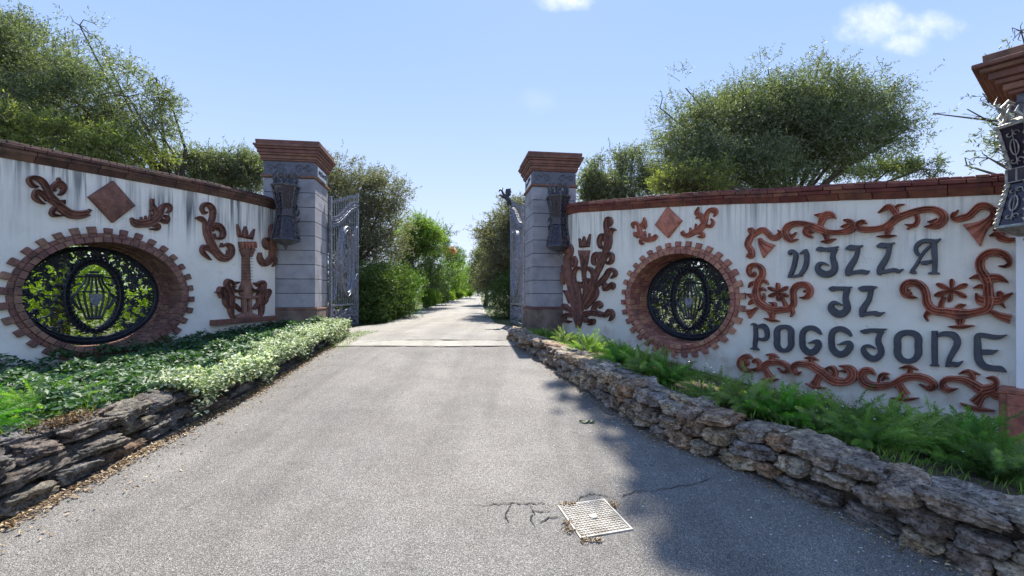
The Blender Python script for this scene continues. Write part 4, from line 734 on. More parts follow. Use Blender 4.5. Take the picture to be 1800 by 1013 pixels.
# ------------------------------------------------------------------ lanterns
def lantern(loc, rz, label, scale=1.0, metal=None):
    metal = metal or M['lantern']
    root = empty('wall_lantern', loc, rz, label, 'lantern', 'pillar lanterns', scale=scale)   # local -Y points away from the pillar
    R0, R1, R2, R3 = .30, .175, .195, .315; Z0, Z1, Z2, Z3 = 0, -.56, -.74, -1.28
    def hx(R, z, k): a_ = pi/6+k*pi/3; return Vector((R*cos(a_), R*sin(a_), z))
    def rim(name, Ra, za, Rb, zb, mt=None):
        mb = MB(); mb.add([hx(Ra, za, k) for k in range(6)]+[hx(Rb, zb, k) for k in range(6)], [(k, (k+1) % 6, 6+(k+1) % 6, 6+k) for k in range(6)]+[tuple(range(6)), tuple(range(11, 5, -1))]); return mb.build(name, mt or metal, root)
    rim('top_rim', .335, -.035, .345, .0); rim('roof', .33, .002, .14, .10); rim('bottom_rim', .335, -1.31, .315, -1.275); rim('bottom', .10, -1.42, .32, -1.312)
    rim('waist_floor', .2, -.735, .2, -.73)
    MB().tube([(0, 0, -1.40), (0, 0, -1.46), (0, 0, -1.50), (0, 0, -1.54)], [.03, .05, .03, .006], 8).build('finial', metal, root)
    for k in range(6):
        for (Ra, za, Rb, zb) in ((R0, Z0-.03, R1, Z1), (R2, Z2, R3, Z3)):
            a_, b_ = hx(Ra, za, k), hx(Rb, zb, k); a2, b2 = hx(Ra, za, k+1), hx(Rb, zb, k+1)
            tk = 1.5 if metal is M['lantern_silver'] else 1.1; mb = MB(); mb.tube([a_, a_.lerp(b_, .5), b_], .016*tk, 6)
            for j in range(9):                                   # twisted leaf cladding of the corner post
                p = a_.lerp(b_, (j+.5)/9); o_ = Vector((p.x, p.y, 0)).normalized(); sd_ = Vector((-o_.y, o_.x, 0))*(1 if j % 2 else -1)
                mb.tube([p-sd_*.03+Vector((0, 0, -.03)), p+o_*.022, p+sd_*.035+Vector((0, 0, .035))], [.004*tk, .014*tk, .004*tk], 5)
            mb.build('post', metal, root)
            s_ = .965; q = [Vector((v.x*s_, v.y*s_, v.z)) for v in (a_, a2, b2, b_)]
            qi = [Vector((v.x*.95, v.y*.95, v.z)) for v in (a_, a2, b2, b_)]
            pno = MB().hexa(q+qi).build('pane', M['glass'], root)
            c0 = (a_+a2+b_+b2)/4; ux = (a2-a_).normalized(); uy = ((a_+a2)-(b_+b2)).normalized(); no = ux.cross(uy); no = no if no.dot(Vector((c0.x, c0.y, 0))) > 0 else -no
            mb = MB(); mb.tube([c0+no*.012+ux*.042*cos(t_)+uy*.10*sin(t_) for t_ in np.linspace(0, 2*pi, 14)[:-1]], .008, 5, closed=True)
            for sgn in (-1, 1):
                for sx in (-1, 1):
                    sp = spiral(.035*sx, sgn*.17, .04, .012, 0, 5*sx, 1, 1, 8); mb.tube([c0+no*.012+ux*x+uy*y for x, y, _ in sp], .007, 5)
            mb.tube([c0+no*.01+uy*.22, c0+no*.01-uy*.22], .005, 4)
            mb.build('ornament', metal, pno)
        a_, b_ = hx(.215, Z1-.005, k), hx(.215, Z1-.005, k+1); mb = MB()
        dz = Vector((0, 0, -.165)); mb.tube([a_, b_, b_+dz, a_+dz], .013, 5, closed=True); mb.tube([(a_+b_)/2, (a_+b_)/2+dz], .010, 5); mb.build('waist_band', metal, root)
        q = [v*1.0 for v in (a_, b_, b_+dz, a_+dz)]; qi = [Vector((v.x*.95, v.y*.95, v.z)) for v in q]; qo = [Vector((v.x*.97, v.y*.97, v.z)) for v in q]
        MB().hexa(qo+qi).build('pane', M['glass'], root)
        th = pi/6+k*pi/3; mb = MB(); d = Vector((cos(th), sin(th), 0)); e = Vector((-d.y, d.x, 0))      # crown leaves and beast heads
        mb.tube([d*.28+Vector((0, 0, .0)), d*.20+Vector((0, 0, .12)), d*.27+Vector((0, 0, .24)), d*.19+Vector((0, 0, .33)), d*.13+Vector((0, 0, .29))], [.03, .035, .026, .018, .006], 6)
        mb.tube([d*.27+Vector((0, 0, .22)), d*.33+Vector((0, 0, .30)), d*.30+Vector((0, 0, .40))], [.018, .012, .003], 5)
        for s_ in (-1, 1): mb.tube([d*.24+e*.02*s_+Vector((0, 0, .05)), d*.25+e*.09*s_+Vector((0, 0, .14)), d*.22+e*.07*s_+Vector((0, 0, .22))], [.014, .022, .004], 5)
        mb.build('crown_leaf', metal, root)
    mb = MB()
    mb.tube([(0, 0, .08), (0, 0, .2), (0, 0, .42)], [.05, .03, .006], 6); mb.build('spire', metal, root)
    mb = MB()
    mb.tube([(0, .18, -.65), (0, .32, -.60), (0, .44, -.66)], .022, 6)
    for s_ in (-1, 1):
        mb.tube([(x*.9+.0, .42, -.65+s_*.16+y) for x, y, _ in spiral(0, 0, .17, .03, s_*1.57, s_*1.57+6, 1, 1, 16)], .018, 6)
    for k in range(10):
        th = 2*pi*k/10; mb.tube([(.12*cos(th), .425, -.65+.25*sin(th)), (.17*cos(th+.2), .43, -.65+.34*sin(th+.2)), (.2*cos(th+.5), .42, -.65+.38*sin(th+.5))], [.03, .026, .004], 5)
    mb.build('bracket', M['iron'], root)
    return root
eL, aL = Vector((cos(AX), sin(AX), 0)), Vector((-sin(AX), cos(AX), 0))
fL = Vector((-5.63, 11.94, 0))-aL*(.61+.44)+eL*(.06); l0 = lantern((fL.x, fL.y, 2.66), AX, 'ornate iron lantern on the left gate pillar')
fR = Vector((1.06, 12.86, 0))-aL*(.60+.44)+eL*(0); l1 = dup(l0, (fR.x, fR.y, 2.60), AX); l1['label'] = 'ornate iron lantern on the right gate pillar'
fN = corner+tR*.13+nR*.44; l2 = lantern((fN.x, fN.y, 1.93), atan2(tR.y, tR.x), '', .88, M['lantern_silver']); l2['label'] = 'large near lantern on the white pillar, cut off by the picture edge'

# ------------------------------------------------------------------ gates
def gate(hinge, free, label, flip):
    H = Vector((*hinge, 0)); Fr = Vector((*free, 0)); Wd = (Fr-H).length; u_ = (Fr-H).normalized(); nn = Vector((u_.y, -u_.x, 0))
    if nn.x*flip < 0: nn = -nn
    root = empty('gate_leaf', (H.x, H.y, -.92), 0, label, 'gate', 'open iron gate leaves')
    up = Vector((0, 0, 1)); zf = .92
    def mf(x, y, o_): return u_*x+up*(y+zf)+nn*o_
    def both(mb, st, h, prof=ROUND, sub=2, closed=False):
        stroke(mb, st, h, mf, prof, sub, closed); stroke(mb, st, -h, mf, prof, sub, closed)
    topv = lambda x: 2.70+.75*(x/Wd)**1.0
    band = lambda x: 2.08+.86*(.5-.5*cos(pi*min(1, x/Wd*1.05)))
    for x, zt, w in ((.04, 2.78, .05), (Wd-.04, 3.42, .05)):
        mb = MB(); mb.hexa([mf(x-w, -.92, -.035), mf(x+w, -.92, -.035), mf(x+w, -.92, .035), mf(x-w, -.92, .035), mf(x-w, zt, -.035), mf(x+w, zt, -.035), mf(x+w, zt, .035), mf(x-w, zt, .035)]); mb.build('stile', M['gate'], root, bevel=.005)
    for z0, z1 in ((-.90, -.82), (-.27, -.21)):
        MB().hexa([mf(.09, z0, -.03), mf(Wd-.09, z0, -.03), mf(Wd-.09, z0, .03), mf(.09, z0, .03), mf(.09, z1, -.03), mf(Wd-.09, z1, -.03), mf(Wd-.09, z1, .03), mf(.09, z1, .03)]).build('rail', M['gate'], root, bevel=.005)
    nb = 13
    for i in range(nb):
        x = .16+(Wd-.32)*i/(nb-1); mb = MB(); zt = topv(x)-random.uniform(.0, .05)
        mb.tube([mf(x, -.21, 0), mf(x, zt-.14, 0)], .012, 6); mb.tube([mf(x, zt-.15, 0), mf(x, zt-.09, 0), mf(x, zt-.05, 0), mf(x, zt, 0)], [.014, .03, .022, .002], 6); mb.build('bar', M['gate'], root)
    mb = MB(); both(mb, [(x, band(x), .05) for x in np.linspace(.05, Wd-.05, 14)], .05, ROLL)
    for k in range(34):
        x = .1+(Wd-.2)*k/33; y = band(x); s_ = 1 if k % 2 else -1
        both(mb, [(x, y, .015), (x+.05, y+.08*s_, .045), (x+.0, y+.15*s_, .012)], .05, ROUND, 1)
    mb.build('scroll_band', M['gate'], root)
    mb = MB(); both(mb, [(1.32+p[0], 1.08+p[1], .075) for p in ell(.54, 1.0, 32, 1)], .06, ROLL, 2, True)
    both(mb, [(1.32+p[0], 1.08+p[1], .016) for p in ell(.42, .88, 32, 1)], .03, ROUND, 1, True); mb.build('oval_frame', M['gate'], root)
    mb = MB(); both(mb, [(2.32, 1.15, .03), (2.16, 1.6, .035), (2.2, 2.1, .035), (2.36, 2.3, .03)], .04, ROUND); both(mb, [(.12, .95, .03), (.38, .8, .035), (.42, .3, .035), (.2, -.12, .03)], .04, ROUND)
    both(mb, [(2.38, .75, .03), (2.15, .55, .035), (2.1, .1, .035), (2.3, -.15, .03)], .04, ROUND); mb.build('side_scroll', M['gate'], root)['kind'] = 'stuff'
    mb = MB()                                                # heraldic tracery inside the oval
    for s_ in (-1, 1):
        for cx, cy, r, a0, tn in ((.16, .55, .14, 0, 5), (.2, .15, .15, 1.5, -5), (.17, -.3, .14, 0, 5), (.1, -.62, .08, 2, 5), (.26, -.05, .08, 3, 4)):
            both(mb, [(1.32+s_*x, 1.08+y, w) for x, y, w in spiral(cx, cy, r, .03, a0, a0+tn, .022, .03, 8)], .014, ROUND, 1)
    for k in range(26):
        th = random.uniform(0, 6.28); q = random.uniform(.1, .9); x, y = 1.32+.38*q*cos(th), 1.12+.72*q*sin(th); ph = random.uniform(0, 6.28)
        both(mb, [(x, y, .01), (x+.06*cos(ph), y+.06*sin(ph), .035), (x+.13*cos(ph+.5), y+.13*sin(ph+.5), .004)], .012, ROUND, 1)
    mb.build('oval_tracery', M['gate'], root)['kind'] = 'stuff'
    mb = MB()
    for k in range(9):
        cx = .24+(Wd-.48)*k/8; both(mb, spiral(cx, -.54+.05*(-1)**k, .16, .03, k*1.3, k*1.3+5.2*(-1)**k, .024, .03, 9), .03, ROUND, 1)
    for k in range(60):
        x, y, ph = random.uniform(.15, Wd-.15), random.uniform(-.78, -.32), random.uniform(0, 6.28)
        both(mb, [(x, y, .01), (x+.05*cos(ph), y+.05*sin(ph), .03), (x+.11*cos(ph+.5), y+.11*sin(ph+.5), .004)], .025, ROUND, 1)
    for k in range(40):
        x, ph = random.choice((random.uniform(.15, .7), random.uniform(1.95, Wd-.15))), random.uniform(0, 6.28); y = random.uniform(-.15, 1.0) if x < 1 else random.uniform(-.15, 2.1)
        both(mb, [(x, y, .01), (x+.05*cos(ph), y+.05*sin(ph), .03), (x+.11*cos(ph+.5), y+.11*sin(ph+.5), .004)], .025, ROUND, 1)
    mb.build('lower_tracery', M['gate'], root)['kind'] = 'stuff'
    for z in (-.5, .9, 2.3): MB().tube([(0, 0, z+.92-.07), (0, 0, z+.92+.07)], .03, 8).build('hinge', M['gate'], root)
    return root
gate((-5.02, 12.55), (-5.10, 15.05), 'silver iron gate leaf folded open beside the left pillar', 1)
gate((.34, 13.55), (-.03, 16.0), 'silver iron gate leaf folded open beside the right pillar, griffin on top', -1)
# griffin on the right leaf
gr = empty('griffin_figure', at(900, 352, 15.9), 0, 'small dark winged griffin statue on top of the right gate leaf', 'statue')
G = lambda x, y, o_=0: Vector(((x-118)*.0052, o_, -(y-130)*.0052))
mb = MB()
mb.tube([G(112, 165), G(104, 145), G(92, 125), G(78, 112), G(66, 100), G(56, 82), G(50, 66), G(42, 60), G(34, 66), G(28, 76)], [.02, .06, .085, .08, .06, .04, .035, .04, .028, .008], 8)
mb.tube([G(52, 60), G(58, 48), G(54, 44)], [.02, .014, .004], 5)
mb.build('body', M['iron'], gr, smooth=True)
for s_ in (-.05, .05):
    mb = MB(); w = [(78, 108), (72, 78), (78, 58), (110, 54), (106, 64), (114, 72), (106, 80), (112, 92), (98, 104)]; n = len(w)
    mb.add([G(x, y, s_*1.4) for x, y in w]+[G(x, y, s_*1.4+.012) for x, y in w], [(i, (i+1) % n, n+(i+1) % n, n+i) for i in range(n)]+[tuple(range(n)), tuple(range(n, 2*n))])
    for k in (2, 3, 5, 7): mb.tube([G(84, 102, s_*1.4), G(*w[k], s_*1.4)], [.018, .006], 5)
    mb.build('wing', M['iron'], gr)
    MB().tube([G(74, 112, s_), G(56, 112, s_), G(42, 96, s_), G(28, 100, s_)], [.035, .025, .02, .006], 6).build('leg', M['iron'], gr)
    MB().tube([G(96, 130, s_), G(86, 150, s_), G(96, 168, s_), G(84, 174, s_)], [.045, .035, .02, .008], 6).build('leg', M['iron'], gr)
MB().tube([G(110, 155), G(124, 140), G(134, 150), G(128, 168), G(120, 176)], [.02, .018, .016, .016, .01], 6).build('tail', M['iron'], gr)

# ------------------------------------------------------------------ low stone walls
def rock_mesh(i, lod):
    bm = bmesh.new(); bmesh.ops.create_icosphere(bm, subdivisions=lod, radius=.5)
    from mathutils import noise as mn
    off = Vector((i*7.3, i*3.1, i*11.7))
    for v in bm.verts:
        p = v.co.normalized(); q = Vector((max(-.39, min(.39, p.x*.50)), max(-.38, min(.38, p.y*.50)), max(-.37, min(.37, p.z*.50))))
        d = mn.fractal(q*2.4+off, 1, 2, 5)*.20 + mn.noise(Vector((q.x*2, q.y*2, q.z*11))+off)*.05 + mn.noise(q*13+off)*.04 - abs(mn.noise(q*6+off*2))*.09
        cr = mn.voronoi(q*4.2+off)[0]; d -= max(0, .16-(cr[1]-cr[0]))*.22
        v.co = q*(1.20+d*1.9)
    me = bpy.data.meshes.new('stone'); bm.to_mesh(me); bm.free(); me.polygons.foreach_set('use_smooth', [True]*len(me.polygons)); me.materials.append(M['rock']); return me
RK = [rock_mesh(i, 5 if i < 8 else 4) for i in range(16)]
def resample(line, step):
    P = [Vector(p) for p in line]; out = []; L0 = 0; d = [0]
    for a_, b_ in zip(P, P[1:]): d.append(d[-1]+(b_-a_).length)
    return d, P
class Line:
    def __init__(s, pts):
        s.P = [Vector(p) for p in pts]; s.d = [0]
        for a_, b_ in zip(s.P, s.P[1:]): s.d.append(s.d[-1]+(b_-a_).length)
        s.len = s.d[-1]; s.X = [p.x for p in s.P]; s.Y = [p.y for p in s.P]
    def at(s, q):
        f = lambda q: Vector((float(np.interp(q, s.d, s.X)), float(np.interp(q, s.d, s.Y))))
        p = f(q); t_ = (f(min(q+.25, s.len))-f(max(q-.25, 0))).normalized(); return p, t_
LR, LLn = Line(CR), Line(CL)
def curb_h(Y, right): 
    return float(np.interp(Y, [2.3, 3, 4, 5, 6, 8, 9.3, 10.8], [.38, .37, .40, .42, .38, .29, .23, .17])) if right else float(np.interp(Y, [2, 3, 4, 5, 10], [.47, .46, .40, .33, .29]))
def stone_wall(name, label, line, side, right, lens):
    p0, _ = line.at(line.len/2); root = empty(name, (p0.x, p0.y, g(p0.y)), 0, label, 'stone wall')
    core = MB(); V_ = []; n = 60
    for i in range(n+1):
        p, t_ = line.at(line.len*i/n); nv = Vector((-t_.y, t_.x))*side; z = g(p.y); h = curb_h(p.y, right)
        for o_, zz in ((.15, -.1), (.18, h-.09), (.36, h-.09), (.38, -.3)): V_.append((p.x+nv.x*o_-root.location.x, p.y+nv.y*o_-root.location.y, z+zz-root.location.z))
    core.add(V_, [(4*i+k, 4*i+k+1, 4*i+5+k, 4*i+4+k) for i in range(n) for k in range(3)]); core.build('mortar_core', M['mortar_dirt'], root)
    ri = 0
    for course in range(4):
        q = random.uniform(0, .1)
        while q < line.len:
            p, t_ = line.at(q); h = curb_h(p.y, right); dist = p.length
            nc = 3 if h > .3 else 2
            if right and dist < 4.6: sc_ = 1.2
            else: sc_ = .95
            if course >= nc+1: q += .3; continue
            lnn = random.uniform(*lens)*sc_*(1.0 if right else 1.15)
            pm, t_ = line.at(min(q+lnn/2, line.len)); nv = Vector((-t_.y, t_.x))*side
            if course < nc:
                hh = h/nc; z = g(pm.y)+hh*(course+.5)-.01; o_ = .13+.015*course+random.uniform(-.035, .03); dep = .26
                dz = random.uniform(-.03, .03)
            else:
                hh = h/nc*.9; z = g(pm.y)+h-.06; o_ = .31; dep = .22; dz = random.uniform(-.015, .015)
            me = RK[ri % 8] if dist < 6 else RK[8+ri % 8]; ri += 1
            if random.random() < .3: me = random.choice(RK[:8] if dist < 6 else RK[8:])
            o = bpy.data.objects.new('stone', me); COL.objects.link(o); o.parent = root
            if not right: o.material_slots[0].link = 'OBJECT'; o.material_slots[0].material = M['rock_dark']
            o.location = (pm.x+nv.x*o_-root.location.x, pm.y+nv.y*o_-root.location.y, z+dz-root.location.z)
            ang = atan2(t_.y, t_.x)+random.uniform(-.16, .16)+(pi if random.random() < .5 else 0)
            sl = math.atan2(g(pm.y+.3)-g(pm.y-.3), .6)*t_.y
            o.rotation_euler = (random.uniform(-.25, .25), random.uniform(-.12, .12)-sl*(1 if cos(ang-atan2(t_.y, t_.x)) > 0 else -1), ang)
            o.scale = (lnn*.99, dep*random.uniform(.95, 1.3), hh*random.uniform(.86, 1.10))
            q += lnn*random.uniform(.90, 1.0)
    return root
# side: direction of the bed relative to travel along the line
stone_wall('stone_retaining_wall', 'low rough stone wall of stacked brown and grey rocks, right edge of the road', LR, -1, True, (.16, .35))
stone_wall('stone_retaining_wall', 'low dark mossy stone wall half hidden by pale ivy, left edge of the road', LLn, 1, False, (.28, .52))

# ------------------------------------------------------------------ flower beds
def bed(name, line, side, Wl, foot, right, n=50, m_=8, wr=(0, 1)):
    mb = MB(); V_ = []; rowsP = []
    for i in range(n+1):
        p, t_ = line.at(line.len*(1-i/n) if right else line.len*(1-i/n)); nv = Vector((-t_.y, t_.x))*side
        a_ = Vector((p.x+nv.x*.33, p.y+nv.y*.33, g(p.y)+curb_h(p.y, right)-.05))
        q = Wl.len*i/n*1.02; b_ = Wl.P(q, ip(foot, q)-.03, -.05); row = []
        for j in range(m_+1):
            f = j/m_; v = a_.lerp(b_, f); v.z += random.uniform(-.015, .015); row.append(v)
        rowsP.append(row); V_ += row
    mb.add(V_, [(i*(m_+1)+j, i*(m_+1)+j+1, (i+1)*(m_+1)+j+1, (i+1)*(m_+1)+j) for i in range(n) for j in range(m_)])
    tag(mb.build(name, M['soil'], smooth=True), kind='structure'); return rowsP
if True:
    # line order: CR runs near -> far, CL runs near -> far ; wall s runs far -> near, so the lines are reversed above
    BR = bed('flower_bed', LR, -1, RW, RFOOT, True)
    BLd = bed('flower_bed', LLn, 1, LW, LFOOT, False)
def bed_pt(rows_, u, v):
    i = min(len(rows_)-2, max(0, int(u*(len(rows_)-1)))); fu = u*(len(rows_)-1)-i; m_ = len(rows_[0])-1; j = min(m_-1, int(v*m_)); fv = v*m_-j
    return (rows_[i][j].lerp(rows_[i][j+1], fv)).lerp(rows_[i+1][j].lerp(rows_[i+1][j+1], fv), fu)

# ------------------------------------------------------------------ ground cover and plants
def scatter_leaves(name, pts, size, mat, label, cat, lift, flat=.35, wr=.75, tint=None, drop=None):
    n = len(pts); P = np.array(pts)
    az = RNG.uniform(0, 2*pi, n); tilt = RNG.normal(0, flat, n)
    D = np.stack([np.cos(az)*np.cos(tilt), np.sin(az)*np.cos(tilt), np.sin(tilt)], 1)
    up = unit(np.stack([RNG.normal(0, .45, n), RNG.normal(0, .45, n), np.ones(n)], 1)); S = unit(np.cross(D, up))
    Ls = size*RNG.uniform(.65, 1.3, n); P = P.copy(); P[:, 2] += RNG.uniform(lift[0], lift[1], n)
    # ivy-like five cornered leaf: two quads folded along the midrib
    W2 = Ls*wr*.5; Nn = np.cross(S, D); e = lambda a_: a_.reshape(-1, 1)
    base = P; tip = P+D*e(Ls); mid = P+D*e(Ls*.45)
    l1 = P+D*e(Ls*.28)+S*e(W2)+Nn*e(Ls*.10); l2 = P+D*e(Ls*.28)-S*e(W2)+Nn*e(Ls*.10)
    V_ = np.stack([base, l1, tip, mid, base, mid, tip, l2], 1).reshape(-1, 3)
    tt_ = np.repeat(RNG.uniform(0, 1, n) if tint is None else tint, 2)
    return npmesh(name, V_, 4, mat, tint=tt_)
pts = []
for _ in range(34000):
    u, v = RNG.uniform(0, 1), RNG.uniform(.0, 1.0); p = bed_pt(BLd, u, v); bump_ = .10*sin(p.x*5+p.y*3)*sin(p.y*4.1)+.06*sin(p.y*9+p.x*7)
    edge = .16 if v > .9 else 0
    pts.append((p.x+RNG.normal(0, .02), p.y+RNG.normal(0, .02), p.z+.03+max(0, bump_)+RNG.uniform(0, edge)))
tag(scatter_leaves('ivy', pts, .072, M['ivy'], None, None, (0, .09)), 'dense dark green ivy carpeting the left bed under the wall', 'ivy', kind='stuff')
# variegated ivy spilling over the left stone wall
pts = []; tints = []
for _ in range(30000):
    Y = RNG.uniform(4.75, 10.35); q = (Y-1.4)/(10.2-1.4); p, t_ = LLn.at(min(1, q)*LLn.len); p = Vector((xatY(CL, min(Y, 10.2)), Y))
    r = RNG.uniform(0, 1); cz = g(Y)+curb_h(Y, False)
    w_ = .50+.12*sin(Y*3.1)+.08*sin(Y*7.7)
    dangle = .07+.16*(.5+.5*sin(Y*4.3))*(.5+.5*sin(Y*9.1+1))+.06*RNG.uniform()
    if Y > 9.3: dangle += .12
    a_ = r*pi*.5*1.15                                  # arc from the back of the crest, over the top and down the face
    x = p.x-w_+ (w_+.10)*sin(min(a_, pi/2)) ; z = cz-.02+.06*cos(min(a_, pi/2)*1.0)+.05*sin(Y*5.3+x*6)*sin(Y*2.1)+.02*sin(Y*11+x*9)
    if r > .80: x = p.x+.06+.06*RNG.uniform(); z = cz+.06-dangle*1.35*RNG.uniform()
    if Y < 5.0 and r > .6 and RNG.uniform() < .5: continue
    pts.append((x+RNG.normal(0, .03), Y+RNG.normal(0, .02), z+RNG.normal(0, .018))); k = RNG.uniform()
    tints.append(RNG.uniform(.45, 1) if k < .60 else RNG.uniform(0, .25))
tag(scatter_leaves('variegated_ivy', pts, .047, M['varieg'], None, None, (0, .06), .6, tint=np.array(tints)), 'cream and white variegated ivy spilling over the left stone wall', 'ivy', kind='stuff')
# asparagus ferns
def fern_mesh(seed, nfr, Lf):
    r = np.random.default_rng(seed); Ps, Ds, Ss, Ls, Tt = [], [], [], [], []
    for k in range(nfr):
        az = r.uniform(0, 2*pi); lean = r.uniform(.15, 1.0); Lk = Lf*r.uniform(.6, 1.1); n = 34
        s = np.linspace(.06, 1, n); bend = lean+s*1.0*r.uniform(.5, 1.2)
        dr = np.cumsum(np.sin(bend))*Lk/n; dz = np.cumsum(np.cos(bend))*Lk/n
        cx_ = r.normal(0, .05, 2)
        pos = np.stack([cx_[0]+dr*np.cos(az), cx_[1]+dr*np.sin(az), dz], 1)
        ax = np.stack([np.sin(bend)*np.cos(az), np.sin(bend)*np.sin(az), np.cos(bend)], 1); tk = r.uniform(0, 1)
        wd = np.sin(np.pi*np.clip(s*.93+.07, 0, 1))**.6
        for j in range(7):
            o = unit(r.normal(size=(n, 3))); o = unit(o-ax*(o*ax).sum(1, keepdims=True)); d = unit(o*.95+ax*.65)
            Ps.append(pos+ax*r.uniform(0, Lk/n, (n, 1))); Ds.append(d); Ss.append(unit(np.cross(d, ax))); Ls.append(.052*wd*r.uniform(.7, 1.3, n)); Tt.append(np.clip(tk*.6+.4*s*r.uniform(.6, 1), 0, 1))
    P, D, S, Ln_, tn = np.concatenate(Ps), np.concatenate(Ds), np.concatenate(Ss), np.concatenate(Ls), np.concatenate(Tt)
    return leaf_quads(P, D, S, Ln_, .0068*np.ones(len(P))), tn
FM = []
for i in range(4):
    V_, tn = fern_mesh(50+i, 46, .50+.05*i); o = npmesh('asparagus_fern', V_, 4, M['fern'], tint=tn); FM.append(o.data); bpy.data.objects.remove(o)
def on_bed(px, py, lift=.0):
    # ray through a picture position onto the right bed
    best = None
    for u in np.linspace(0, 1, 80):
        for v in np.linspace(.08, .95, 24):
            p = bed_pt(BR, u, v)
            if p.y < 1: continue
            d = abs(CX+F0*p.x/p.y-px)+abs(HY-F0*p.z/p.y-py)
            if best is None or d < best[0]: best = (d, p.copy())
    return best[1]
ferns = [(955, 603, .6, 'smallest fern clump at the foot of the right gate pillar'), (990, 612, .8, 'dark fern clump under the branching foliage ornament'), (1030, 622, .95, 'dense fern clump just left of the right window ring'),
         (1085, 640, .9, 'tousled fern clump below the left rim of the right window'), (1130, 655, 1.0, 'leaning fern clump under the right window'), (1172, 664, .95, 'fern clump overlapping the bottom of the right window ring'),
         (1262, 708, .8, 'grassy fern clump on the bed right of the bare soil'), (1310, 718, .95, 'bushy fern clump below the leftmost bottom scroll'), (1362, 732, .95, 'mid green fern clump below the second bottom scroll'),
         (1415, 748, .9, 'dense fern clump touching the stone wall below the letters GG'), (1470, 752, 1.0, 'wide fern clump below the third bottom scroll'), (1530, 776, .9, 'yellowish fern clump behind the reddish stone'),
         (1590, 778, 1.05, 'tall feathery fern clump below the letter N'), (1650, 800, 1.0, 'dark fern clump below the swallow-tailed scroll'), (1710, 802, 1.1, 'large fern clump in front of the terracotta plinth'), (1770, 835, 1.05, 'fern clump at the right picture edge beside the plinth'),
         (1690, 765, 1.0, 'fern clump against the foot of the wall beside the plinth'), (1560, 745, .9, 'fern clump against the foot of the wall below the letter O')]
for i, (px, py, s_, lb) in enumerate(ferns):
    p = on_bed(px, py+12); o = bpy.data.objects.new('asparagus_fern', FM[i % 4]); COL.objects.link(o); o.location = p; o.rotation_euler = (0, 0, i*1.3); o.scale = (s_*.92,)*3
    tag(o, lb, 'fern', 'ferns in the right bed')
p = Vector((-4.15, 3.35, -1.08)); o = bpy.data.objects.new('asparagus_fern', FM[1]); COL.objects.link(o); o.location = p; tag(o, 'bright fern clump at the left picture edge among the ivy', 'fern')
o = bpy.data.objects.new('asparagus_fern', FM[2]); COL.objects.link(o); o.location = (-4.25, 4.05, -1.08); o.scale = (.8,)*3; tag(o, 'smaller fern clump behind the mossy orange stone on the left', 'fern')
# grassy weeds on the beds
def blades(name, pts, h, mat, label):
    n = len(pts); P = np.array(pts); D = unit(np.stack([RNG.normal(0, .45, n), RNG.normal(0, .45, n), np.ones(n)], 1)); S = unit(np.cross(D, rand_dirs(n)))
    return tag(npmesh(name, leaf_quads(P, D, S, h*RNG.uniform(.5, 1.3, n), .009*np.ones(n)), 4, mat, tint=RNG.uniform(0, 1, n)), label, 'grass', kind='stuff')
pts = []
for _ in range(16000):
    u, v = RNG.uniform(.05, 1), RNG.uniform(0.02, .98)**1.2; p = bed_pt(BR, u, v)
    if sin(p.x*6)*sin(p.y*5)+RNG.normal(0, .4) > -.1: pts.append(tuple(p))
blades('grass', pts, .10, M['grass'], 'fresh green grass and weeds between the ferns in the right bed')
pts = [tuple(bed_pt(BLd, RNG.uniform(.45, 1), RNG.uniform(0, .35))) for _ in range(5000)]
blades('grass', pts, .14, M['grass'], 'bright grass tufts behind the left stone wall')
pts = [(xatY(CL, Y)+RNG.uniform(-.1, .45)*(1 if Y > 8.8 else .12), Y, g(Y)) for Y in RNG.uniform(8.6, 11.5, 900)]
blades('grass', pts, .05, M['grass'], 'low weeds at the drive edge in front of the left gate leaf')
pts = [(xatY(CL, Y)-.10-abs(RNG.normal(0, .12)), Y, g(Y)+curb_h(Y, False)+.05+RNG.uniform(-.05, .02)) for Y in RNG.normal(3.65, .13, 900)]
tag(scatter_leaves('moss', pts, .016, M['mossy'], None, None, (0, .012), .6, .9), 'orange-brown moss cushion on top of the left stone wall', 'moss', kind='stuff')
# little white flowers in the right bed
pts = []
for _ in range(260):
    u, v = RNG.uniform(.45, .9), RNG.uniform(.1, .8); p = bed_pt(BR, u, v); pts.append((p.x, p.y, p.z+RNG.uniform(.12, .3)))
tag(scatter_leaves('white_flowers', pts, .022, M['petal'], None, None, (0, .02), .5, .9), 'tiny white flowers dotted over the ferns', 'flowers', kind='stuff')
# leaf litter
pts = []
for _ in range(5200):
    Y = RNG.uniform(1.6, 9.4)**1.0; w_ = abs(RNG.normal(0, .075)); w_ = w_ if RNG.uniform() < .93 else w_*4; pts.append((xatY(CL, Y)+.03+w_, Y, g(Y)+.006+RNG.uniform(0, .012)))
tag(scatter_leaves('leaf_litter', pts, .032, M['litter'], None, None, (0, .004), .25, .5), 'dry brown fallen leaves along the foot of the left stone wall', 'leaf litter', kind='stuff')
pts = []
for _ in range(1500):
    Y = RNG.uniform(2.0, 9.0); w_ = abs(RNG.normal(0, .07)); pts.append((xatY(CR, Y)-.0-w_, Y, g(Y)+.006))
tag(scatter_leaves('leaf_litter', pts, .024, M['litter'], None, None, (0, .004), .25, .5), 'brown grit and leaf crumbs along the foot of the right stone wall', 'leaf litter', kind='stuff')
pts = []
for _ in range(420):
    Y = RNG.uniform(1.9, 5.6); w_ = abs(RNG.normal(0, .28)) if RNG.uniform() < .8 else RNG.uniform(0, 1.3); pts.append((xatY(CR, Y)-w_, Y, g(Y)+.006))
tag(scatter_leaves('petals', pts, .016, M['petal'], None, None, (0, .003), .15, .45), 'small white petals scattered on the shaded asphalt', 'petals', kind='stuff')
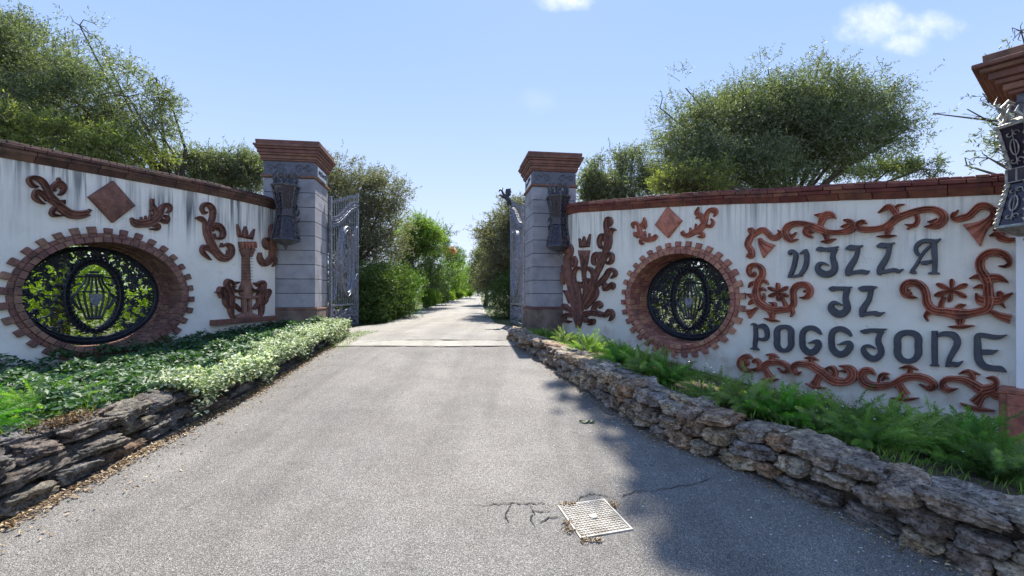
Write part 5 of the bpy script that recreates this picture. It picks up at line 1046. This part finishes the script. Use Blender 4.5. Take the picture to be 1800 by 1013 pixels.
pts = [(.26+RNG.normal(0, .03)+.1*k, 3.2-.03*0+RNG.normal(0, .02)-(.0 if k < .5 else .33), g(3.1)+.008) for k in RNG.uniform(0, 1, 260)]
pts = [(x, y, g(y)+.008) for x, y in [(.33+RNG.uniform(0, .12), 3.225+RNG.normal(0, .012)) for _ in range(110)]+[(.385+RNG.normal(0, .02)-.02, 2.95+RNG.uniform(-.06, .07)) for _ in range(120)]+[(.46+RNG.uniform(-.04, .10), 2.815+RNG.normal(0, .010)) for _ in range(110)]+[(.72+RNG.normal(0, .015), 3.22+RNG.normal(0, .03)) for _ in range(80)]]
tag(scatter_leaves('dry_moss', pts, .014, M['litter'], None, None, (0, .004), .5, .8), 'yellow dry moss round the manhole cover', 'moss', kind='stuff')
# crumpled leaf on the road
mb = MB(); c_ = Vector((.80, 4.84, g(4.84)+.006)); V_ = []
for i, x in enumerate(np.linspace(-.085, .085, 8)):
    w_ = .028*sqrt(max(0, 1-(x/.088)**2)); V_ += [c_+Vector((x, -w_+.01*sin(i*2), .008*(i % 2))), c_+Vector((x, .004, .020)), c_+Vector((x, w_, .006+.01*((i+1) % 2)))]
mb.add(V_, [(3*i+k, 3*i+k+1, 3*i+4+k, 3*i+3+k) for i in range(7) for k in range(2)])
o = mb.build('fallen_leaf', M['ivy']); tag(o, 'single crumpled green leaf lying on the sunlit asphalt', 'leaf')

# ------------------------------------------------------------------ manhole cover
mc = [Vector((.32, 3.21)), Vector((.668, 3.30)), Vector((.78, 2.93)), Vector((.425, 2.834))]
cen = sum(mc, Vector((0, 0)))/4; root = empty('manhole_cover', (cen.x, cen.y, g(cen.y)), 0, 'pale square studded manhole cover set in the asphalt', 'manhole cover')
def mz(p, z): return (p.x-cen.x, p.y-cen.y, g(p.y)-g(cen.y)+z)
def quadp(k): return [cen+(p-cen)*k for p in mc]
mb = MB(); o_, i_ = quadp(1.0), quadp(.93)
for k in range(4):
    a_, b_, c2, d2 = o_[k], o_[(k+1) % 4], i_[(k+1) % 4], i_[k]; mb.hexa([mz(a_, -.02), mz(b_, -.02), mz(c2, -.02), mz(d2, -.02), mz(a_, .008), mz(b_, .008), mz(c2, .008), mz(d2, .008)])
mb.build('frame', M['rust'], root)
i_ = quadp(.905); MB().hexa([mz(p, -.02) for p in i_]+[mz(p, .007) for p in i_]).build('plate', M['plate'], root)
mb = MB(); nS = 15
for a_ in range(nS):
    for b_ in range(nS):
        u, v = (a_+.5+.25*(b_ % 2))/nS, (b_+.5)/nS
        if (u-.5)**2+(v-.5)**2 < .006 or u > .97: continue
        p = i_[0].lerp(i_[1], u).lerp(i_[3].lerp(i_[2], u), v); ux = (i_[1]-i_[0]).normalized(); an = .7 if (a_+b_) % 2 else -.7
        d = Vector((ux.x*cos(an)-ux.y*sin(an), ux.x*sin(an)+ux.y*cos(an))); e = Vector((-d.y, d.x))
        q = [p-d*.008-e*.0035, p+d*.008-e*.0035, p+d*.008+e*.0035, p-d*.008+e*.0035]; mb.hexa([mz(x, .006) for x in q]+[mz(x, .0115) for x in q])
o = mb.build('studs', M['rust'], root); o['kind'] = 'stuff'
mb = MB(); mb.tube([(0, 0, .004), (0, 0, .014)], .028, 16); mb.build('boss', M['rust'], root)

# ------------------------------------------------------------------ trees and shrubs
DENS = {'olive_tree': 2.1, 'shrub': 1.7, 'cypress_tree': 1.5, 'clipped_hedge': 1.5, 'conifer_hedge': 1.5}
def tree(name, label, cat, lobes, n, Lf, mat, trunk=None, group=None, sub=14, sprig=9, spread=.5, wr=.26, up=.25, spl=.30, hollow=.45, limbs=True, trunk_r=.14, gap=1.0):
    """lobes: (x,y,z,rx,ry,rz) in metres. Leaves sit on short sprigs gathered in uneven clusters inside the lobes."""
    Lb = np.array(lobes, float); vol = (Lb[:, 3]*Lb[:, 4]*Lb[:, 5])**(2/3); pr = vol/vol.sum()
    base = trunk if trunk else (Lb[:, 0].mean(), Lb[:, 1].mean(), T(Lb[:, 0].mean(), Lb[:, 1].mean()))
    root = empty(name, base, 0, label, cat, group)
    K = max(6, int(sub*len(lobes))); li = RNG.choice(len(Lb), K, p=pr); dirs = rand_dirs(K); rr = RNG.uniform(hollow**3, 1, K)**(1/3)
    cc = Lb[li, :3]+dirs*Lb[li, 3:6]*rr[:, None]
    csz = (Lb[li, 3:6].mean(1))*RNG.uniform(.20, .50, K)*gap
    n = int(n*DENS.get(name, 1)); ns = n//sprig; ci = RNG.choice(K, ns, p=csz**2/(csz**2).sum()); o = RNG.normal(size=(ns, 3))*.62
    P0 = cc[ci]+o*csz[ci][:, None]*np.array([1.15, 1.15, .8])
    outw = unit(P0-Lb[li[ci], :3]); D0 = unit(outw*.6+rand_dirs(ns)*.75+np.array([0, 0, up]))
    sl = spl*RNG.uniform(.6, 1.3, ns); V_, tn = [], []
    tcl = RNG.uniform(0, 1, K)
    for j in range(sprig):
        f = (j+.5)/sprig; P = P0+D0*(sl*f)[:, None]; R = rand_dirs(ns); D = unit(D0*.55+R*.8); S = unit(np.cross(D, rand_dirs(ns)))
        V_.append(leaf_quads(P, D, S, Lf*RNG.uniform(.7, 1.25, ns), Lf*wr*RNG.uniform(.8, 1.2, ns))); tn.append(np.clip(tcl[ci]*.5+RNG.uniform(0, .6, ns), 0, 1))
    V_ = np.concatenate(V_)-np.array(base); npmesh('crown', V_, 4, mat, root, tint=np.concatenate(tn))
    # twigs
    idx = RNG.choice(ns, min(ns, 2600), replace=False); a_ = P0[idx]-D0[idx]*.10; b_ = P0[idx]+D0[idx]*sl[idx][:, None]; s_ = unit(np.cross(D0[idx], rand_dirs(len(idx))))*.006
    if limbs:
        mb = MB(); bv = Vector(base); top = Vector(Lb[:, :3].mean(0)); fork = bv.lerp(top, .45); fork.z = bv.z+(Lb[:, 2].min()-bv.z)*.75+.1
        mid = bv.lerp(fork, .5)+Vector((random.uniform(-.15, .15), random.uniform(-.15, .15), 0))
        rel = lambda v: Vector(v)-bv
        mb.tube([rel(bv-Vector((0, 0, .2))), rel(mid), rel(fork)], [trunk_r*1.3, trunk_r, trunk_r*.85], 9); mb.build('trunk', M['bark'], root, smooth=True)
        mb = MB(); lc = []
        for l in Lb:
            c_ = Vector(l[:3]); m1 = fork.lerp(c_, .5)+Vector((random.uniform(-.25, .25), random.uniform(-.25, .25), random.uniform(0, .3))); mb.tube([rel(fork), rel(m1), rel(c_)], [trunk_r*.42, trunk_r*.26, trunk_r*.10], 6)
        for k in range(min(K, 90)):
            c_ = Vector(cc[k]); s0 = Vector(Lb[li[k], :3]); m1 = s0.lerp(c_, .5)+Vector((random.uniform(-.1, .1), random.uniform(-.1, .1), random.uniform(-.05, .12))); mb.tube([rel(s0), rel(m1), rel(c_)], [trunk_r*.10, trunk_r*.07, .005], 4)
        mb.build('branches', M['bark'], root)
        npmesh('twigs', np.stack([a_-s_, b_-s_*.3, b_+s_*.3, a_+s_], 1).reshape(-1, 3)-np.array(base), 4, M['bark'], root)['kind'] = 'stuff'
    return root
def lob(px, py, Y, rx, ry, rd=None):
    p = at(px, py, Y); a_, b_ = rx/F0*Y, ry/F0*Y; return (p.x, p.y, p.z, a_, rd or (a_+b_)/2, b_)
GB = 'trees behind the right wall'
tree('olive_tree', 'large round grey-green olive tree rising behind the right wall', 'tree', [lob(1195, 232, 13, 46, 56), lob(1255, 250, 13, 70, 60), lob(1335, 200, 13.5, 72, 62), lob(1425, 186, 13, 76, 58), lob(1505, 212, 13, 70, 56), lob(1570, 248, 12.5, 46, 38), lob(1450, 262, 13, 110, 45), lob(1310, 290, 12.5, 90, 50), lob(1210, 305, 12.5, 60, 50), lob(1350, 122, 13.5, 22, 26), lob(1442, 100, 13, 26, 18), lob(1205, 155, 13, 22, 30), lob(1300, 140, 13.2, 14, 12), lob(1530, 140, 13, 24, 16), lob(1590, 190, 12.8, 22, 20), lob(1160, 190, 13.1, 16, 20), lob(1600, 225, 12.5, 18, 12), lob(1380, 235, 13, 90, 60), lob(1290, 225, 13.2, 70, 60), lob(1470, 215, 13.2, 80, 60), lob(1240, 290, 12.5, 90, 50), lob(1360, 300, 12.3, 60, 36), lob(1170, 270, 13, 30, 50)], 100000, .085, M['olive'], (8.2, 13, T(8, 13)), GB, sub=30, spl=.30, trunk_r=.15, hollow=.3, gap=.78)
tree('olive_tree', 'small bright bushy tree between the right pillar and the big olive tree', 'tree', [lob(1062, 312, 14, 34, 28), lob(1110, 300, 14.3, 34, 34), lob(1150, 310, 14, 30, 28), lob(1035, 335, 14, 22, 24), lob(1090, 345, 14, 60, 24)], 15000, .085, M['olive'], None, GB, spl=.28)
tree('shrub', 'low yellow-green shrub showing over the coping below the big olive tree', 'shrub', [lob(1225, 322, 11.5, 60, 18), lob(1560, 302, 10, 50, 12), lob(1620, 298, 10, 36, 16)], 9000, .08, M['olive_y'], None, None, spl=.22)
tree('olive_tree', 'sparse dark olive sprays over the coping left of the large lantern', 'tree', [lob(1700, 292, 8.6, 26, 13), lob(1738, 278, 8.4, 26, 16), lob(1775, 270, 8.2, 22, 18), lob(1850, 230, 8.2, 70, 60)], 2600, .10, M['olive'], (10.2, 8.2, T(10, 8)), GB, spl=.30, trunk_r=.12)
tree('olive_tree', 'few leafy twigs reaching in from the right below the near pillar cap', 'tree', [lob(1735, 175, 8.8, 16, 14), lob(1700, 192, 9, 12, 6), lob(1640, 200, 9.5, 20, 4), lob(1795, 55, 8.6, 14, 20), lob(1860, 110, 8.6, 50, 60), lob(1765, 150, 8.8, 14, 12)], 1500, .085, M['olive'], (10.9, 8.8, T(10, 9)), GB, sub=12, spl=.3, trunk_r=.1)
GLf = 'trees behind the left wall'
tree('olive_tree', 'large spreading olive tree with dark open branches over the left wall', 'tree', [lob(-50, 120, 11.5, 90, 90), lob(40, 100, 11.5, 80, 60), lob(120, 120, 11.2, 60, 45), lob(140, 185, 11, 80, 45), lob(225, 170, 11, 55, 42), lob(265, 205, 11, 40, 40), lob(60, 190, 11, 90, 50), lob(140, 45, 11.3, 26, 26), lob(275, 140, 11.2, 24, 18), lob(205, 240, 11, 60, 30), lob(255, 235, 11, 45, 30), lob(300, 180, 11.2, 16, 20), lob(285, 262, 11, 40, 20), lob(190, 110, 11.2, 40, 26)], 50000, .085, M['olive'], (-8.2, 13.2, T(-8, 13)), GLf, sub=18, spl=.34, trunk_r=.15, gap=.72, hollow=.35)
tree('shrub', 'sunlit yellow-green bush leaning over the blackened coping of the left wall', 'shrub', [lob(20, 250, 9.6, 70, 40), lob(100, 255, 9.8, 70, 36), lob(180, 262, 10.2, 60, 36), lob(250, 280, 10.8, 45, 26), lob(-60, 240, 9.4, 70, 60)], 30000, .075, M['olive_y'], None, None, spl=.24, sub=20)
tree('olive_tree', 'thin leafy tree just left of the left gate pillar', 'tree', [lob(330, 292, 12.5, 40, 24), lob(400, 300, 13.5, 44, 26), lob(445, 305, 14, 30, 26), lob(365, 275, 13, 16, 10), lob(425, 280, 13.5, 20, 12)], 13000, .085, M['olive'], None, GLf, spl=.28)
tree('olive_tree', 'brownish olive tree behind the left gate leaf', 'tree', [lob(600, 300, 18, 34, 34), lob(640, 330, 18, 44, 40), lob(675, 350, 18.5, 34, 36), lob(630, 400, 18, 60, 50), lob(690, 400, 19, 30, 50), lob(590, 380, 17.5, 40, 70), lob(560, 320, 18, 30, 40), lob(650, 450, 18, 60, 40)], 42000, .10, M['brownleaf'], (-6.6, 18.2, T(-6, 18)), None, sub=14, spl=.3, trunk_r=.2, gap=1.1)
def hedge(name, label, lobes, n, Lf, mat, wr=.4, **kw): return tree(name, label, 'hedge', lobes, n, Lf, mat, limbs=False, sprig=6, wr=wr, sub=26, hollow=.75, spl=.12, up=.5, gap=1.1, **kw)
def hl(x0, x1, y0, y1, z0, z1, nx, ny, nz):
    o = []
    for i in range(nx):
        for j in range(ny):
            for k in range(nz):
                dx, dy, dz = (x1-x0)/nx, (y1-y0)/ny, (z1-z0)/nz
                o.append((x0+dx*(i+.5)+random.uniform(-.1, .1), y0+dy*(j+.5), z0+dz*(k+.5)+random.uniform(-.06, .06), dx*.62, dy*.62, dz*.62))
    return o
hedge('clipped_hedge', 'clipped dark green hedge right behind the left gate leaf', hl(-6.4, -4.3, 15.4, 19.0, -.9, 1.02, 2, 4, 2), 34000, .075, M['hedge_mid'], .5)
tree('shrub', 'feathery light green shrub at the end of the clipped hedge', 'shrub', [lob(705, 510, 18.6, 34, 30), lob(725, 500, 19, 22, 26), lob(700, 540, 18.6, 34, 26)], 9000, .10, M['hedge'], None, None, spl=.26, limbs=False, up=.9, wr=.2)
tree('shrub', 'bright green tree beyond the hedge on the left of the drive', 'tree', [lob(725, 400, 25, 28, 20), lob(745, 420, 25, 30, 26), lob(700, 410, 24, 18, 20)], 12000, .12, M['bright'], None, None, spl=.3)
tree('cypress_tree', 'dark dense tree standing over the left side of the drive', 'tree', [lob(735, 450, 27, 34, 34), lob(765, 430, 27, 20, 34), lob(750, 490, 26, 40, 36), lob(775, 470, 28, 24, 40), lob(715, 470, 25, 24, 50)], 24000, .12, M['dkhedge'], None, None, spl=.25)
tree('shrub', 'small orange-leaved shrub far down the left side of the drive', 'shrub', [lob(790, 445, 40, 9, 8), lob(783, 440, 40, 6, 7)], 1500, .16, M['orange'], None, None, spl=.3, limbs=False)
tree('shrub', 'thin green tree beside the orange shrub far down the drive', 'tree', [lob(805, 445, 42, 9, 9), lob(780, 430, 38, 8, 10), lob(800, 460, 40, 14, 10)], 3500, .16, M['hedge'], None, None, spl=.3)
GS = 'shrubs along the far left of the drive'
for i, (px, py, Y, rx, ry, mt, lb) in enumerate([(790, 485, 36, 24, 26, 'bright', 'yellow-green mounded shrub, nearest of the far row left of the drive'), (818, 490, 46, 20, 24, 'bright', 'bright mounded shrub in the middle of the far row'), (838, 488, 60, 16, 24, 'hedge', 'softer green shrub at the far bend of the drive'), (772, 500, 31, 16, 20, 'hedge', 'narrow green shrub beside the dark tree'),
        (758, 524, 25, 14, 8, 'bright', 'low border shrub nearest the gate on the left verge'), (783, 522, 31, 11, 7, 'bright', 'low border shrub second from the gate'), (803, 517, 38, 9, 6, 'bright', 'low border shrub third from the gate'), (822, 513, 48, 8, 5, 'hedge', 'low border shrub farthest from the gate')]):
    tree('shrub', lb, 'shrub', [lob(px, py, Y, rx, ry), lob(px-rx*.4, py+ry*.4, Y, rx*.7, ry*.6)], 5000, .10+Y*.0015, M[mt], None, GS, spl=.2, limbs=False, sub=20)
tree('olive_tree', 'grey-green olive tree leaning over the right side of the drive', 'tree', [lob(900, 385, 19, 26, 36), lob(880, 410, 20, 28, 36), lob(874, 440, 22, 20, 34), lob(895, 440, 19, 34, 40), lob(875, 480, 20, 34, 36), lob(925, 400, 19, 24, 40), lob(855, 430, 24, 8, 14)], 30000, .10, M['brownleaf'], (.3, 19.5, T(0, 19)), None, sub=14, spl=.3, trunk_r=.18)
tree('olive_tree', 'second olive tree farther along the right side of the drive', 'tree', [lob(850, 470, 32, 18, 30), lob(845, 495, 30, 18, 18), lob(862, 450, 30, 16, 24)], 12000, .13, M['olive'], None, None, spl=.3)
hedge('conifer_hedge', 'dark conifer hedge right behind the right gate leaf', [lob(890, 530, 18.3, 26, 40), lob(905, 505, 18, 24, 34), lob(915, 545, 17.8, 24, 34), lob(878, 555, 19, 16, 22), lob(940, 520, 18.4, 26, 50)], 26000, .09, M['dkhedge'], .22)
hedge('shrub', 'dark leafy growth behind the left pillar', [(-7.2, 14.5, .2, 1.3, 1.2, 1.3), (-6.6, 13.9, -.2, .7, .5, .7)], 9000, .08, M['dkhedge'], .5) if False else None
tree('shrub', 'grey-green bushes closing the view at the far end of the drive', 'shrub', [lob(835, 496, 88, 26, 16), lob(862, 486, 84, 20, 24), lob(806, 492, 92, 24, 20), lob(880, 480, 80, 20, 30)], 12000, .22, M['hedge'], None, None, spl=.4, limbs=False, sub=24)
# bright growth seen through the windows
tree('shrub', 'bright sunlit bushes seen through the left oval window', 'shrub', [(-10.2, 8.6, -.2, 1.2, 1.2, 1.0), (-11.4, 10.2, .1, 1.5, 1.3, 1.3), (-9.2, 10.6, -.1, 1.1, 1.1, 1.0), (-12.5, 8.2, .2, 1.5, 1.3, 1.4), (-9.9, 12.4, .5, 1.6, 1.3, 1.5), (-13.6, 11.6, .6, 1.7, 1.5, 1.6)], 62000, .095, M['lime'], None, None, spl=.2, limbs=False, sub=34, hollow=.4)
tree('shrub', 'shaded bushes with bright lower leaves behind the right oval window', 'shrub', [(4.6, 11.4, -.2, 1.1, .8, 1.0), (6.4, 11.6, -.1, 1.3, .9, 1.1), (5.0, 12.2, .9, 1.6, .8, 1.1), (3.6, 12.6, -.1, 1.0, .9, .9), (5.4, 13.2, .8, 2.0, .9, 1.2), (7.9, 11.2, 0, 1.3, 1, 1.1)], 44000, .085, M['dkhedge'], None, None, spl=.2, limbs=False, sub=30, hollow=.6)
# unseen pine added above the frame, crown shaped to shade the road's right side
pl = []
for i, x in enumerate(np.arange(3.3, 5.4, 1.1)):
    for j, y in enumerate(np.arange(8.6, 17.6, 1.3)):
        pl.append((x+(.35*(4-j) if i == 0 and j < 4 else 0), y, 13.2+random.uniform(-.2, .2), 1.35, 1.2, .5))
for y in np.arange(12.2, 18.3, .2):
    pl.append((float(np.interp(y, [12.2, 13.4, 14.9, 15.2, 16.1, 17.9], [3.35, 2.85, 2.30, 2.14, 1.86, 1.62]))+.36, y, 13.3, .30, .30, .15)); pl.append((pl[-1][0]+.5, y, 13.3, .45, .36, .2))  # edge lobes follow the outline wanted for the cast shadow
pl.append((1.72, 18.9, 14.2, .30, .7, .2))  # lone lobe added to drop a separate shadow spot on the road
pine = tree('shade_pine', 'unseen umbrella pine added to shade the right side of the road', 'tree', pl, 170000, .17, M['dkhedge'], (17.5, 12.5, T(17, 12)), None, sub=60, sprig=6, spl=.08, wr=.6, hollow=.0, gap=.8, limbs=False)
mb = MB(); mb.tube([(0, 0, -.3), (-.1, 0, 4), (-.6, 0, 8), (-1.4, 0, 11)], [.42, .34, .28, .22], 12); mb.build('trunk', M['bark'], pine, smooth=True)
mb = MB()
for ex, ey in ((-15, 2), (-15, 5), (-13, 4), (-13, -2), (-15, -.5), (-12.5, 1)):
    mb.tube([(-1.4, 0, 10.8), (-1.4+(ex+1.4)*.4, ey*.4, 12.4), (ex, ey, 14.1)], [.2, .13, .03], 7)
mb.build('branches', M['bark'], pine)
# distant woods and orchard beyond the walls
fl = []
for k in range(46):
    a_ = -1.25+2.5*k/45+random.uniform(-.02, .02); D_ = random.uniform(85, 130)
    if abs(a_+.08) < .03: D_ = 150
    fl.append((D_*sin(a_), D_*cos(a_), 1.2+random.uniform(-.5, 1.2), 5.5, 3, 2.6))
o = tree('far_woods', None, None, fl, 42000, .55, M['olive'], (0, 100, -1), None, limbs=False, sub=12, spl=.6, wr=.5)
ch = [c for c in o.children][0]; ch.parent = None; ch.location = o.location; bpy.data.objects.remove(o); ch.name = 'far_woods'; tag(ch, 'distant line of olive woods on the horizon behind the drive', 'woods', kind='stuff')
